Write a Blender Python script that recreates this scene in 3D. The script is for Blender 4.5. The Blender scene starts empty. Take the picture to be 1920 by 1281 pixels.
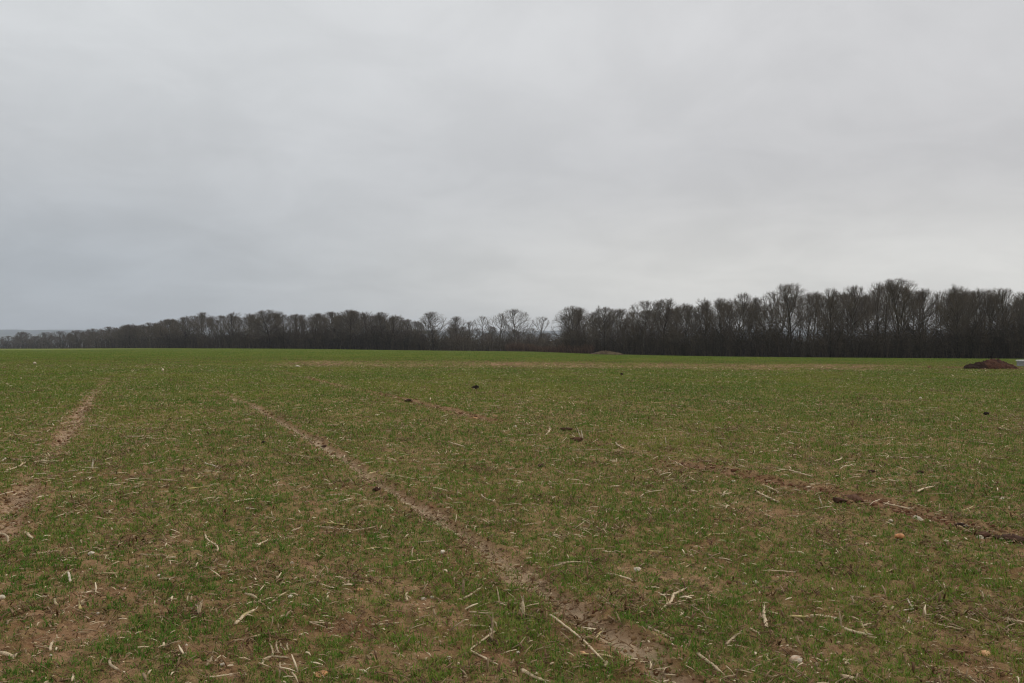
import bpy, math, random
import numpy as np

# ------------------------------------------------------------------ camera, world, sun, exposure
SC = bpy.context.scene
COL = SC.collection
F, HX, HY, CAMH = 1663.0, 960.0, 650.0, 1.6          # focal length and horizon in pixels of the 1920 px photograph

cam_d = bpy.data.cameras.new('camera')
cam_d.sensor_width = 36.0
cam_d.lens = 36.0 * F / 1920.0
cam_d.shift_y = (HY - 640.5) / 1920.0
cam_d.clip_start, cam_d.clip_end = 0.1, 20000.0
cam = bpy.data.objects.new('camera', cam_d)
COL.objects.link(cam)
cam.location = (0, 0, CAMH)
cam.rotation_euler = (math.radians(90), 0, 0)
SC.camera = cam

SUN_EL, SUN_AZ = math.radians(38), math.radians(70)    # azimuth clockwise from +Y (the view), i.e. from the right
sun_d = bpy.data.lights.new('sun', 'SUN')
sun_d.energy, sun_d.angle, sun_d.color = 1.15, math.radians(25), (1.0, 0.95, 0.88)
sun = bpy.data.objects.new('sun', sun_d)
COL.objects.link(sun)
sun.rotation_euler = (math.radians(90) - SUN_EL, 0, math.pi - SUN_AZ)

world = bpy.data.worlds.new('World')
SC.world = world
world.use_nodes = True
wt = world.node_tree
wt.nodes.clear()


class NT:
    """small helper to write node trees"""
    def __init__(self, tree):
        self.t = tree

    def n(self, kind, **kw):
        nd = self.t.nodes.new(kind)
        for k, v in kw.items():
            if k.startswith('i_'):
                key = k[2:]
                key = int(key) if key.isdigit() else key.replace('_', ' ')
                sock = nd.inputs[key]
                if isinstance(v, bpy.types.NodeSocket):
                    self.t.links.new(v, sock)
                else:
                    sock.default_value = v
            else:
                setattr(nd, k, v)
        return nd

    def math(self, op, a, b=0.0, c=0.0, clamp=False):
        nd = self.n('ShaderNodeMath', operation=op, use_clamp=clamp)
        for i, v in enumerate((a, b, c)):
            if isinstance(v, bpy.types.NodeSocket):
                self.t.links.new(v, nd.inputs[i])
            else:
                nd.inputs[i].default_value = v
        return nd.outputs[0]

    def mix(self, fac, a, b, mode='MIX'):
        nd = self.n('ShaderNodeMix', data_type='RGBA', blend_type=mode)
        for i, v in ((0, fac), (6, a), (7, b)):
            if isinstance(v, bpy.types.NodeSocket):
                self.t.links.new(v, nd.inputs[i])
            else:
                nd.inputs[i].default_value = (*v, 1) if (i > 0 and len(v) == 3) else v
        return nd.outputs[2]

    def ramp(self, fac, lo, hi):
        nd = self.n('ShaderNodeMapRange', interpolation_type='SMOOTHSTEP')
        self.t.links.new(fac, nd.inputs[0])
        nd.inputs[1].default_value, nd.inputs[2].default_value = lo, hi
        return nd.outputs[0]

    def noise(self, vec, scale, detail=4, rough=0.55, dist=0.0):
        nd = self.n('ShaderNodeTexNoise', i_Scale=scale, i_Detail=detail, i_Roughness=rough, i_Distortion=dist)
        if vec is not None:
            self.t.links.new(vec, nd.inputs['Vector'])
        return nd.outputs[0]


W = NT(wt)
geo = W.n('ShaderNodeTexCoord')
sep = W.n('ShaderNodeSeparateXYZ', i_0=geo.outputs['Generated'])
dx, dy, dz = sep.outputs
el = W.math('MAXIMUM', dz, 0.0)
# cloud sheet: directions projected on a level layer overhead
den = W.math('ADD', el, 0.22)
comb = W.n('ShaderNodeCombineXYZ', i_0=W.math('DIVIDE', dx, den), i_1=W.math('DIVIDE', dy, den))
n_big = W.noise(comb.outputs[0], 0.75, 4, 0.5, 0.7)
n_mid = W.noise(comb.outputs[0], 2.6, 6, 0.6, 0.5)
# elevation gradient of the deck
c_low = W.mix(W.ramp(dx, -0.5, 0.25), (0.410, 0.440, 0.475), (0.705, 0.690, 0.660))
c_mid = W.mix(W.ramp(dx, -0.5, 0.5), (0.530, 0.545, 0.562), (0.568, 0.557, 0.557))
c_top = W.mix(W.ramp(dx, -0.5, 0.4), (0.668, 0.684, 0.694), (0.636, 0.632, 0.634))
g1 = W.mix(W.ramp(el, 0.05, 0.21), c_low, c_mid)
g2 = W.mix(W.ramp(el, 0.14, 0.36), g1, c_top)
g3 = W.mix(W.ramp(el, 0.36, 0.9), g2, (0.92, 0.93, 0.95))
# thin brighter breaks and darker bellies
br = W.math('ADD', W.math('MULTIPLY', W.ramp(n_big, 0.30, 0.70), 0.11), W.math('MULTIPLY', W.ramp(n_mid, 0.3, 0.7), 0.09))
val = W.math('ADD', br, 0.90)
vcol = W.n('ShaderNodeCombineXYZ', i_0=val, i_1=val, i_2=val)
deck = W.mix(1.0, g3, vcol.outputs[0], 'MULTIPLY')
sky = W.n('ShaderNodeTexSky', sky_type='NISHITA', sun_disc=False, sun_elevation=SUN_EL, sun_rotation=SUN_AZ)
skyc = W.mix(1.0, sky.outputs[0], (0.006, 0.006, 0.006), 'MULTIPLY')     # what little of the clear sky comes through
tot = W.mix(1.0, deck, skyc, 'ADD')
bg = W.n('ShaderNodeBackground', i_Color=tot, i_Strength=1.0)
wo = W.n('ShaderNodeOutputWorld', i_Surface=bg.outputs[0])

SC.view_settings.view_transform = 'Standard'
SC.view_settings.look = 'None'
SC.view_settings.exposure = 0.0
SC.view_settings.gamma = 1.0
SC.render.engine = 'CYCLES'
SC.cycles.filter_width = 1.2
SC.cycles.max_bounces = 6
SC.cycles.volume_bounces = 0
SC.cycles.use_denoising = True
SC.cycles.denoiser = 'OPENIMAGEDENOISE'
SC.cycles.denoising_input_passes = 'RGB_ALBEDO_NORMAL'

rng = np.random.default_rng(11)
random.seed(11)

# ------------------------------------------------------------------ noise and terrain


def hash2(ix, iy, seed):
    n = (ix.astype(np.int64) * 374761393 + iy.astype(np.int64) * 668265263 + seed * 1442695041) & 0xFFFFFFFF
    n = ((n ^ (n >> 13)) * 1274126177) & 0xFFFFFFFF
    n = n ^ (n >> 16)
    return (n & 0xFFFF) / 65535.0


def vnoise(x, y, seed=0):
    ix, iy = np.floor(x), np.floor(y)
    fx, fy = x - ix, y - iy
    fx, fy = fx * fx * (3 - 2 * fx), fy * fy * (3 - 2 * fy)
    a, b = hash2(ix, iy, seed), hash2(ix + 1, iy, seed)
    c, d = hash2(ix, iy + 1, seed), hash2(ix + 1, iy + 1, seed)
    return (a * (1 - fx) + b * fx) * (1 - fy) + (c * (1 - fx) + d * fx) * fy


def fbm(x, y, seed=0, octs=4, gain=0.5):
    s, a, t = 0.0, 1.0, 0.0
    for k in range(octs):
        s = s + a * vnoise(x * 2 ** k + 17.3 * k, y * 2 ** k - 9.1 * k, seed + k)
        t += a
        a *= gain
    return s / t


def sstep(a, b, x):
    t = np.clip((x - a) / (b - a), 0, 1)
    return t * t * (3 - 2 * t)


# front edge of the woods: bearing (photo column) -> distance, and photo row of the field's far edge
EDGE = np.array([(-700, 1100, 655), (-100, 1000, 654), (0, 930, 654), (100, 800, 653.8), (200, 610, 653.2), (300, 490, 653),
                 (480, 400, 653.5), (600, 382, 654.6), (760, 372, 657), (880, 366, 658.3), (1000, 360, 659.4),
                 (1080, 290, 662.5), (1150, 265, 665), (1300, 240, 668), (1500, 215, 670.6), (1700, 198, 672),
                 (1900, 185, 673), (2050, 178, 673.5), (2700, 170, 674)], float)


def edge_d(px):
    return np.interp(px, EDGE[:, 0], EDGE[:, 1])


PXS = np.linspace(-700, 2700, 400)
ZE = CAMH - (np.interp(PXS, EDGE[:, 0], EDGE[:, 2]) - HY) / F * edge_d(PXS)
ker = np.hanning(15)
ker /= ker.sum()
ZE = np.convolve(np.pad(ZE, 7, mode='edge'), ker, mode='valid')


def px_of(x, y):
    return HX + F * x / np.maximum(y, 0.5)


def big_z(x, y):
    """rolling of the land, no fine relief"""
    x, y = np.asarray(x, float), np.asarray(y, float)
    px = np.clip(px_of(x, y), -700, 2700)
    ed = edge_d(px)
    t = np.clip(y / ed, 0, 1)
    return np.interp(px, PXS, ZE) * t ** 1.6 * sstep(0.0, 3.0, y)


def at0(px, py):
    """photo pixel -> point of the land, fine relief left out"""
    d = F * CAMH / max(py - HY, 1.0)
    for _ in range(30):
        x = (px - HX) / F * d
        d = 0.5 * d + 0.5 * F * (CAMH - float(big_z(x, d))) / max(py - HY, 1.0)
    return (px - HX) / F * d, d


TRK_A = np.array([at0(*p) for p in [(1420, 1420), (1230, 1250), (1050, 1130), (900, 1020), (800, 960), (740, 925), (640, 860), (540, 800), (470, 760), (400, 735), (340, 712)]])
TRK_B = np.array([at0(*p) for p in [(-250, 1300), (0, 990), (60, 900), (100, 850), (150, 775), (200, 712), (225, 690)]])
TRK_C = np.array([at0(*p) for p in [(2150, 1065), (1920, 1010), (1750, 980), (1600, 935), (1450, 905), (1280, 870), (1150, 840), (1060, 815), (900, 785), (760, 750), (640, 725), (520, 695)]])


def seg_dist(x, y, pts):
    best = np.full(x.shape, 1e9)
    for (ax, ay), (bx, by) in zip(pts[:-1], pts[1:]):
        ux, uy = bx - ax, by - ay
        L = ux * ux + uy * uy
        t = np.clip(((x - ax) * ux + (y - ay) * uy) / L, 0, 1)
        d = np.hypot(x - ax - t * ux, y - ay - t * uy)
        best = np.minimum(best, d)
    return best


def tracks(x, y):
    """per wheel track: cross distance / half width, strength"""
    out = []
    wob = (fbm(x * 2.6, y * 2.6, 71, 4, .6) - 0.5) * 0.20
    for pts, hw, d0, d1, seed in ((TRK_A, 0.092, 16, 42, 31), (TRK_B, 0.14, 26, 55, 37), (TRK_C, 0.14, 24, 75, 41)):
        s = seg_dist(x, y, pts)
        st = (1 - sstep(d0, d1, y)) * 0.75 + 0.25 * (1 - sstep(60, 75, y))
        gapn = vnoise(x * 0.45 + seed, y * 0.45, seed)
        if pts is TRK_A:
            st = st * (1 - sstep(26, 44, y))
        if pts is TRK_C:
            st = st * (0.12 + .88 * sstep(0.33, 0.60, gapn))
        elif pts is TRK_B:
            st = st * (0.3 + 0.55 * sstep(0.25, 0.55, gapn))
        else:
            st = st * (0.62 + 0.38 * sstep(0.2, 0.6, gapn))
        out.append(((s + wob * np.clip(s / hw, 0.4, 1.5)) / hw, st))
    return out


def land_z(x, y):
    """height of the field surface with ruts and clods"""
    x, y = np.asarray(x, float), np.asarray(y, float)
    z = big_z(x, y)
    fade = 1 - sstep(25, 60, np.hypot(x, y))
    u, v = (x + 0.42 * y) / 1.085, (y - 0.42 * x) / 1.085
    z = z + (fbm(x * 0.9, y * 0.9, 3, 3) - 0.5) * 0.07 * fade
    rough = fbm(x * 7, y * 7, 5, 3, 0.6)
    z = z + (np.abs(rough - 0.5) * 0.075 - 0.012) * fade
    z = z + (np.abs(fbm(x * 17, y * 17, 13, 2) - 0.5) * 0.045 - .008) * fade
    lumps = vnoise(x * 14, y * 14, 9)
    z = z + sstep(0.70, 0.95, lumps) * 0.022 * fade
    z = z + np.sin(u * 2 * math.pi / 0.15) * 0.002 * fade
    for k, (q, st) in enumerate(tracks(x, y)):
        depth = (0.055, 0.035, 0.025)[k]
        z = z - depth * np.exp(-(q ** 2) * 1.2) * st * fade
        z = z + 0.032 * np.exp(-((q - 1.7) ** 2) * 2.2) * st * fade * (0.4 + 1.2 * vnoise(x * 9, y * 9, 21 + k))
        if k:
            z = z + (vnoise(x * 12, y * 12, 25 + k) - 0.5) * 0.045 * np.exp(-(q ** 2) * 0.5) * st * fade
    return z


def zat(x, y):
    return float(land_z(np.array([x]), np.array([y]))[0])


def at(px, py):
    x, d = at0(px, py)
    return x, d, zat(x, d)


def cover(x, y):
    """how well the young wheat covers the soil, 0..1"""
    d = np.hypot(x, y)
    px = px_of(x, y)
    u, v = (x + 0.42 * y) / 1.085, (y - 0.42 * x) / 1.085
    n1 = 0.55 * fbm(x * 4.2, y * 3.4, 101, 3) + 0.45 * fbm(x * 1.5, y * 1.3, 105, 2)
    n2 = fbm(u * 0.9, v * 0.22, 111, 3)
    n3 = fbm(x * 0.12, y * 0.06, 121, 3)
    rows = 0.5 + 0.5 * np.cos(u * 2 * math.pi / 0.15)
    bias = np.interp(d, [0, 4.5, 6, 9, 14, 40, 66, 72, 92, 110, 400], [.13, .135, .16, .19, .235, .235, .205, .14, .13, .22, .24])
    band = sstep(430, 620, px) * (1 - sstep(1600, 1830, px)) * sstep(58, 78, y + 14 * (fbm(x * .08, y * .05, 128, 3) - .5)) * (1 - sstep(84, 112, y))
    n4 = fbm(x * 7.5, y * 5.5, 107, 2)
    m = 0.40 * n1 + 0.34 * n4 + 0.13 * n2 + 0.13 * n3 + 0.13 * (vnoise(u * 2.6, v * .05 + 7, 137) - .5) * sstep(30, 12, d) + 0.010 * rows + bias - 0.15 * band * (0.5 + fbm(x * .10, y * .16, 127, 3))
    c = sstep(0.42, 0.66, m) * (0.75 + 0.5 * vnoise(x * 9, y * 8, 133))
    for q, st in tracks(x, y):
        c = c * (1 - np.exp(-(np.maximum(q - 0.5, 0) ** 2) * 1.1) * np.clip(st * 1.25, 0, 1) * (.35 + .65 * sstep(.15, .45, vnoise(x * 3.7, y * 3.1, 139))))
    return c


# ------------------------------------------------------------------ mesh helpers


def mesh_np(name, verts, faces, mats, attrs=None, smooth=False):
    """verts (n,3); faces list of arrays (k, nside)"""
    me = bpy.data.meshes.new(name)
    verts = np.asarray(verts, np.float32)
    me.vertices.add(len(verts))
    me.vertices.foreach_set('co', verts.ravel())
    faces = [np.asarray(f, np.int32) for f in faces if len(f)]
    nl = sum(f.size for f in faces)
    npoly = sum(len(f) for f in faces)
    me.loops.add(nl)
    me.loops.foreach_set('vertex_index', np.concatenate([f.ravel() for f in faces]))
    tot = np.concatenate([np.full(len(f), f.shape[1], np.int32) for f in faces])
    start = np.concatenate([[0], np.cumsum(tot)[:-1]]).astype(np.int32)
    me.polygons.add(npoly)
    me.polygons.foreach_set('loop_start', start)
    if smooth:
        me.polygons.foreach_set('use_smooth', np.ones(npoly, bool))
    for k, v in (attrs or {}).items():
        a = me.attributes.new(k, 'FLOAT', 'POINT')
        a.data.foreach_set('value', np.asarray(v, np.float32))
    for m in (mats if isinstance(mats, (list, tuple)) else [mats]):
        me.materials.append(m)
    me.update(calc_edges=True)
    return me


def link(name, me, parent=None, loc=(0, 0, 0)):
    o = bpy.data.objects.new(name, me)
    COL.objects.link(o)
    o.location = loc
    if parent is not None:
        o.parent = parent
    return o


def tag(o, label=None, cat=None, group=None, kind=None):
    if label:
        o['label'] = label
    if cat:
        o['category'] = cat
    if group:
        o['group'] = group
    if kind:
        o['kind'] = kind
    return o


def copy_tree(o, parent=None):
    c = o.copy()
    COL.objects.link(c)
    c.parent = parent
    for ch in o.children:
        copy_tree(ch, c)
    return c


class Tubes:
    """collects tapered tubes along polylines"""
    def __init__(self):
        self.v, self.q, self.t, self.c, self.n = [], [], [], [], 0

    def add(self, pts, radii, sides=6, cap=True, flat=1.0, val=0.0, phase=0.0):
        pts = np.asarray(pts, float)
        radii = np.asarray(radii, float)
        m = len(pts)
        tan = np.gradient(pts, axis=0)
        tan /= np.linalg.norm(tan, axis=1)[:, None] + 1e-9
        ref = np.array([0, 0, 1.0]) if abs(tan[:, 2]).mean() < 0.8 else np.array([1.0, 0, 0])
        e1 = np.cross(tan, ref)
        e1 /= np.linalg.norm(e1, axis=1)[:, None] + 1e-9
        e2 = np.cross(e1, tan)
        a = np.arange(sides) / sides * 2 * math.pi + phase
        ring = (e1[:, None, :] * np.cos(a)[None, :, None] + e2[:, None, :] * np.sin(a)[None, :, None] * flat) * radii[:, None, None] + pts[:, None, :]
        b = self.n
        self.v.append(ring.reshape(-1, 3))
        i = np.arange(m - 1)[:, None] * sides
        j = np.arange(sides)[None, :]
        k = (j + 1) % sides
        q = np.stack([i + j, i + k, i + sides + k, i + sides + j], -1).reshape(-1, 4) + b
        self.q.append(q)
        self.n += m * sides
        cnt = m * sides
        if cap:
            for ends, off, flip in ((0, 0, True), (m - 1, (m - 1) * sides, False)):
                self.v.append(pts[ends][None] + (tan[ends] * radii[ends] * (-0.15 if flip else 0.15))[None])
                ci = self.n
                self.n += 1
                cnt += 1
                jj = np.arange(sides)
                kk = (jj + 1) % sides
                tri = np.stack([np.full(sides, ci), b + off + (kk if flip else jj), b + off + (jj if flip else kk)], -1)
                self.t.append(tri)
        self.c.append(np.full(cnt, val))

    def ribbon(self, pts, widths, side, val=0.0, thick=0.0012, cup=0.25):
        """thin curled leaf: five-sided closed strip with a fold along the middle"""
        pts = np.asarray(pts, float)
        side = np.asarray(side, float)
        m = len(pts)
        up = np.array([0, 0, 1.0])
        w = np.asarray(widths)[:, None]
        L = pts + side * w + up * w * cup
        R = pts - side * w + up * w * cup
        th = up * thick
        ring = np.stack([L, pts, R, R - th, pts - th, L - th], 1)
        b = self.n
        self.v.append(ring.reshape(-1, 3))
        i = np.arange(m - 1)[:, None] * 6
        j = np.arange(6)[None, :]
        k = (j + 1) % 6
        self.q.append(np.stack([i + j, i + k, i + 6 + k, i + 6 + j], -1).reshape(-1, 4) + b)
        self.n += m * 6
        self.c.append(np.full(m * 6, val))

    def mesh(self, name, mat, smooth=True, shift=(0, 0, 0)):
        v = np.concatenate(self.v) - np.asarray(shift)[None]
        f = []
        if self.q:
            f.append(np.concatenate(self.q))
        if self.t:
            f.append(np.concatenate(self.t))
        return mesh_np(name, v, f, mat, {'tint': np.concatenate(self.c)}, smooth)


def material(name):
    m = bpy.data.materials.new(name)
    m.use_nodes = True
    m.node_tree.nodes.clear()
    T = NT(m.node_tree)
    out = T.n('ShaderNodeOutputMaterial')
    return m, T, out


def finish(T, out, color, rough=0.85, bump=None, bstr=0.3, bdist=0.01, spec=0.25, trans=0.0):
    p = T.n('ShaderNodeBsdfPrincipled')
    T.t.links.new(color, p.inputs['Base Color'])
    if isinstance(rough, bpy.types.NodeSocket):
        T.t.links.new(rough, p.inputs['Roughness'])
    else:
        p.inputs['Roughness'].default_value = rough
    p.inputs['Specular IOR Level'].default_value = spec
    if bump is not None:
        b = T.n('ShaderNodeBump', i_Strength=bstr, i_Distance=bdist, i_Height=bump)
        T.t.links.new(b.outputs[0], p.inputs['Normal'])
    sh = p.outputs[0]
    if trans > 0:
        tr = T.n('ShaderNodeBsdfTranslucent')
        T.t.links.new(color, tr.inputs[0])
        mx = T.n('ShaderNodeMixShader', i_0=trans)
        T.t.links.new(sh, mx.inputs[1])
        T.t.links.new(tr.outputs[0], mx.inputs[2])
        sh = mx.outputs[0]
    T.t.links.new(sh, out.inputs[0])


def attr(T, name):
    return T.n('ShaderNodeAttribute', attribute_name=name).outputs['Fac']


# ---- materials
def mat_ground():
    m, T, out = material('field_soil')
    P = T.n('ShaderNodeNewGeometry').outputs['Position']
    n_a = T.noise(P, 0.9, 5, 0.6)
    n_b = T.noise(P, 9.0, 5, 0.65)
    n_c = T.noise(P, 55.0, 4, 0.6)
    base = T.mix(T.ramp(n_a, 0.36, 0.64), (0.217, 0.115, 0.057), (0.330, 0.201, 0.107))
    base = T.mix(T.math('MULTIPLY', T.ramp(n_b, 0.50, 0.72), 0.65), base, (0.409, 0.260, 0.148))
    base = T.mix(T.math('MULTIPLY', T.ramp(n_b, 0.48, 0.30), 0.55), base, (0.151, 0.066, 0.029))
    base = T.mix(T.math('MULTIPLY', T.ramp(n_c, 0.55, 0.75), 0.35), base, (0.475, 0.313, 0.191))
    n_d = T.noise(P, 210.0, 3, 0.7)
    base = T.mix(T.math('MULTIPLY', T.ramp(n_d, 0.50, 0.36), 0.55), base, (0.100, 0.050, 0.028))
    base = T.mix(T.math('MULTIPLY', T.ramp(n_d, 0.55, 0.70), 0.40), base, (0.493, 0.338, 0.226))
    # compacted pale rut floor and churned red earth
    base = T.mix(T.math('MULTIPLY', attr(T, 'rut'), T.math('ADD', T.math('MULTIPLY', n_b, 0.8), 0.60), clamp=True), base, (0.480, 0.360, 0.235))
    base = T.mix(T.math('MULTIPLY', attr(T, 'churn'), T.math('ADD', T.math('MULTIPLY', n_b, 0.8), 0.1), clamp=True), base, (0.204, 0.094, 0.053))
    # low seedlings and moss between, thickening over the far field
    gcol = T.mix(n_b, (0.091, 0.132, 0.014), (0.171, 0.186, 0.028))
    base = T.mix(attr(T, 'green'), base, gcol)
    base = T.mix(attr(T, 'wood'), base, (0.066, 0.043, 0.025))
    h = T.math('ADD', T.math('MULTIPLY', n_b, 0.6), T.math('MULTIPLY', n_c, 0.4))
    finish(T, out, base, 0.95, h, 0.9, 0.05, 0.05)
    return m


def mat_tint(name, stops, rough=0.7, trans=0.0, noise_scale=None, spec=0.3, namt=0.35, stretch=None):
    """colour runs through the stops along the 'tint' attribute; fine mottling on top"""
    m, T, out = material(name)
    ramp = T.n('ShaderNodeValToRGB')
    T.t.links.new(attr(T, 'tint'), ramp.inputs[0])
    cr = ramp.color_ramp
    while len(cr.elements) < len(stops):
        cr.elements.new(0.5)
    for e, (p, c) in zip(cr.elements, stops):
        e.position, e.color = p, (*c, 1)
    c = ramp.outputs[0]
    bump = None
    if noise_scale:
        tc = T.n('ShaderNodeTexCoord').outputs['Object']
        if stretch:
            mp = T.n('ShaderNodeMapping')
            T.t.links.new(tc, mp.inputs[0])
            mp.inputs['Scale'].default_value = stretch
            tc = mp.outputs[0]
        nz = T.noise(tc, noise_scale, 4, 0.6)
        dark = T.mix(1.0, c, (0.45, 0.40, 0.36), 'MULTIPLY')
        c = T.mix(T.math('MULTIPLY', T.ramp(nz, 0.62, 0.38), namt * 2, clamp=True), c, dark)
        bump = nz
    finish(T, out, c, rough, bump, 0.4, 0.004, spec, trans)
    return m


M_GROUND = mat_ground()
M_GRASS = mat_tint('wheat_leaf', [(0.0, (0.062, 0.145, 0.017)), (0.45, (0.112, 0.190, 0.023)), (0.75, (0.195, 0.225, 0.032)), (0.92, (0.27, 0.215, 0.065)), (1.0, (0.38, 0.28, 0.12))], 0.7, 0.25, None, 0.08)
M_LITTER = mat_tint('dry_litter', [(0.0, (0.085, 0.042, 0.018)), (0.35, (0.19, 0.105, 0.045)), (0.6, (0.28, 0.20, 0.115)), (0.8, (0.58, 0.45, 0.28)), (1.0, (0.78, 0.65, 0.45))], 0.8)
M_STALK = mat_tint('maize_straw', [(0.0, (0.16, 0.092, 0.052)), (0.3, (0.33, 0.235, 0.135)), (0.55, (0.50, 0.39, 0.245)), (0.75, (0.52, 0.42, 0.16)), (0.85, (0.64, 0.50, 0.32)), (1.0, (0.70, 0.61, 0.47))], 0.7, 0, 60, 0.3, 0.3)
M_ROOT = mat_tint('root_soil', [(0.0, (0.070, 0.040, 0.025)), (1.0, (0.22, 0.14, 0.085))], 0.95, 0, 45, 0.1, 0.4)
M_CRUMB = mat_tint('soil_crumb', [(0.0, (0.12, 0.050, 0.026)), (0.5, (0.215, 0.130, 0.062)), (1.0, (0.34, 0.235, 0.125))], 0.95, 0, None, 0.1)
M_CLOD = mat_tint('clod_earth', [(0.0, (0.030, 0.024, 0.020)), (0.5, (0.115, 0.058, 0.036)), (1.0, (0.20, 0.125, 0.08))], 0.95, 0, 22, 0.1, 0.4)
M_STONE = mat_tint('field_stone', [(0.0, (0.30, 0.26, 0.20)), (0.3, (0.50, 0.42, 0.30)), (0.6, (0.76, 0.68, 0.53)), (0.8, (0.60, 0.25, 0.10)), (1.0, (0.66, 0.40, 0.20))], 0.8, 0, 30, 0.3, 0.3)
M_BARK = mat_tint('bark', [(0.0, (0.040, 0.033, 0.027)), (0.5, (0.075, 0.063, 0.052)), (1.0, (0.170, 0.155, 0.120))], 0.95, 0, 3.0, 0.1, 0.4, (1, 1, 0.25))
M_TWIG = mat_tint('twigs', [(0.0, (0.072, 0.060, 0.048)), (0.5, (0.112, 0.092, 0.070)), (1.0, (0.160, 0.126, 0.094))], 0.95, 0, None, 0.1)
M_BRUSH = mat_tint('brush', [(0.0, (0.035, 0.028, 0.022)), (0.5, (0.075, 0.060, 0.044)), (0.8, (0.095, 0.075, 0.052)), (1.0, (0.14, 0.11, 0.08))], 0.95, 0, None, 0.1)
M_BRAMBLE = mat_tint('bramble', [(0.0, (0.070, 0.045, 0.034)), (0.6, (0.115, 0.072, 0.050)), (1.0, (0.20, 0.13, 0.085))], 0.95, 0, None, 0.1)
M_MOUND = mat_tint('mound_earth', [(0.0, (0.022, 0.016, 0.013)), (0.5, (0.070, 0.032, 0.020)), (1.0, (0.12, 0.056, 0.034))], 0.95, 0, 2.6, 0.1, 0.4)
M_BANK = mat_tint('bank_earth', [(0.0, (0.085, 0.064, 0.034)), (1.0, (0.155, 0.115, 0.070))], 0.95, 0, 0.9, 0.1, 0.4)
M_BLOCK = mat_tint('pale_concrete', [(0.0, (0.20, 0.21, 0.23)), (1.0, (0.78, 0.78, 0.78))], 0.8, 0, 4.0, 0.3, 0.2)


def mat_hill():
    m, T, out = material('far_woodland')
    P = T.n('ShaderNodeNewGeometry').outputs['Position']
    a = T.noise(P, 0.006, 5, 0.6)
    b = T.noise(P, 0.04, 4, 0.6)
    c = T.mix(T.ramp(a, 0.45, 0.55), (0.085, 0.095, 0.095), (0.120, 0.140, 0.110))
    c = T.mix(T.math('MULTIPLY', b, 0.6), c, (0.075, 0.080, 0.085))
    finish(T, out, c, 1.0, None, spec=0.0)
    return m


M_HILL = mat_hill()

# ------------------------------------------------------------------ the field: one sheet to the horizon


def build_field():
    apex = -8.0
    dense = np.radians(np.linspace(-47, 47, 1500))
    coarse = np.radians(np.linspace(47, 313, 90)[1:-1])
    ang = np.concatenate([dense, coarse])
    r = list(np.linspace(0.6, 11.0, 9))
    d = 3.0
    while d < 7600:
        r.append(d - apex)
        d += max(0.017, d * d * 0.00075) if d < 350 else d * 0.12
    r = np.array(r)
    A, R = np.meshgrid(ang, r)
    X, Y = np.sin(A) * R, np.cos(A) * R + apex
    x, y = X.ravel(), Y.ravel()
    z = land_z(x, y)
    n, m = len(ang), len(r)
    v = np.stack([x, y, z], 1)
    v = np.concatenate([v, [[0, apex, 0.0]]])
    i = np.arange(m - 1)[:, None] * n
    j = np.arange(n)[None, :]
    k = (j + 1) % n
    q = np.stack([i + j, i + n + j, i + n + k, i + k], -1).reshape(-1, 4)[:, ::-1]
    tri = np.stack([np.full(n, n * m), (np.arange(n) + 1) % n, np.arange(n)], -1)
    # normals up
    cov = cover(x, y)
    dist = np.hypot(x, y)
    green = np.clip(cov * (0.25 + 0.60 * sstep(8, 60, dist)) * 0.9 + .25 * sstep(90, 200, dist), 0, 1)
    rut = np.zeros_like(x)
    churn = np.zeros_like(x)
    for kk, (qq, st) in enumerate(tracks(x, y)):
        core = np.exp(-(qq ** 2) * 1.3) * st
        if kk == 0:
            rut = np.maximum(rut, core)
            churn = np.maximum(churn, np.exp(-((qq - 1.6) ** 2) * 2.5) * st * 0.75)
        else:
            rut = np.maximum(rut, core * (0.8 if kk == 1 else 0.15))
            churn = np.maximum(churn, np.exp(-(qq ** 2) * 0.45) * st * (.55 if kk == 1 else .9))
    mx, my = at0(1868, 691)
    churn = np.maximum(churn, np.exp(-(((x - mx) / 3.2) ** 2 + ((y - my) / 5.0) ** 2)) * .9)
    green = green * (1 - .7 * np.exp(-(((x - mx) / 3.0) ** 2 + ((y - my) / 4.5) ** 2)))
    px = px_of(x, y)
    wood = sstep(0, 6, dist - np.hypot(1, (np.clip(px, -700, 2700) - HX) / F) * edge_d(np.clip(px, -700, 2700)) - 1.0) * (y > 20)
    pad = lambda a: np.concatenate([a, [0.0]])
    me = mesh_np('field', v, [q, tri], M_GROUND, {'green': pad(green), 'rut': pad(rut), 'churn': pad(churn), 'wood': pad(wood)}, True)
    o = link('field', me)
    tag(o, kind='structure')
    return o


build_field()


def build_hills():
    xs = np.linspace(-8300, 8300, 520)
    rows = [(5200, 0.0), (5900, 0.25), (6600, 0.6), (7400, 0.93), (7900, 1.0), (8300, 0.85)]
    prof = 146 + 26 * (fbm(xs * 0.0007, xs * 0 + 3.1, 7, 3) - 0.5) + 12 * (vnoise(xs * 0.012, xs * 0, 8) - 0.5)
    V = []
    for yy, s in rows:
        V.append(np.stack([xs, yy + 0 * xs, s * prof - 1.5 + (4 * (vnoise(xs * 0.02, xs * 0 + yy, 9) - 0.5) if s > 0 else 0)], 1))
    n = len(xs)
    i = np.arange(len(rows) - 1)[:, None] * n
    j = np.arange(n - 1)[None, :]
    q = np.stack([i + j, i + j + 1, i + n + j + 1, i + n + j], -1).reshape(-1, 4)
    o = link('hills', mesh_np('hills', np.concatenate(V), [q], M_HILL, None, True))
    tag(o, kind='structure')


build_hills()

# ------------------------------------------------------------------ trees


def perp(d, rs):
    a = np.array([rs.normal(), rs.normal(), rs.normal()])
    a -= d * a.dot(d)
    return a / (np.linalg.norm(a) + 1e-9)


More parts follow.
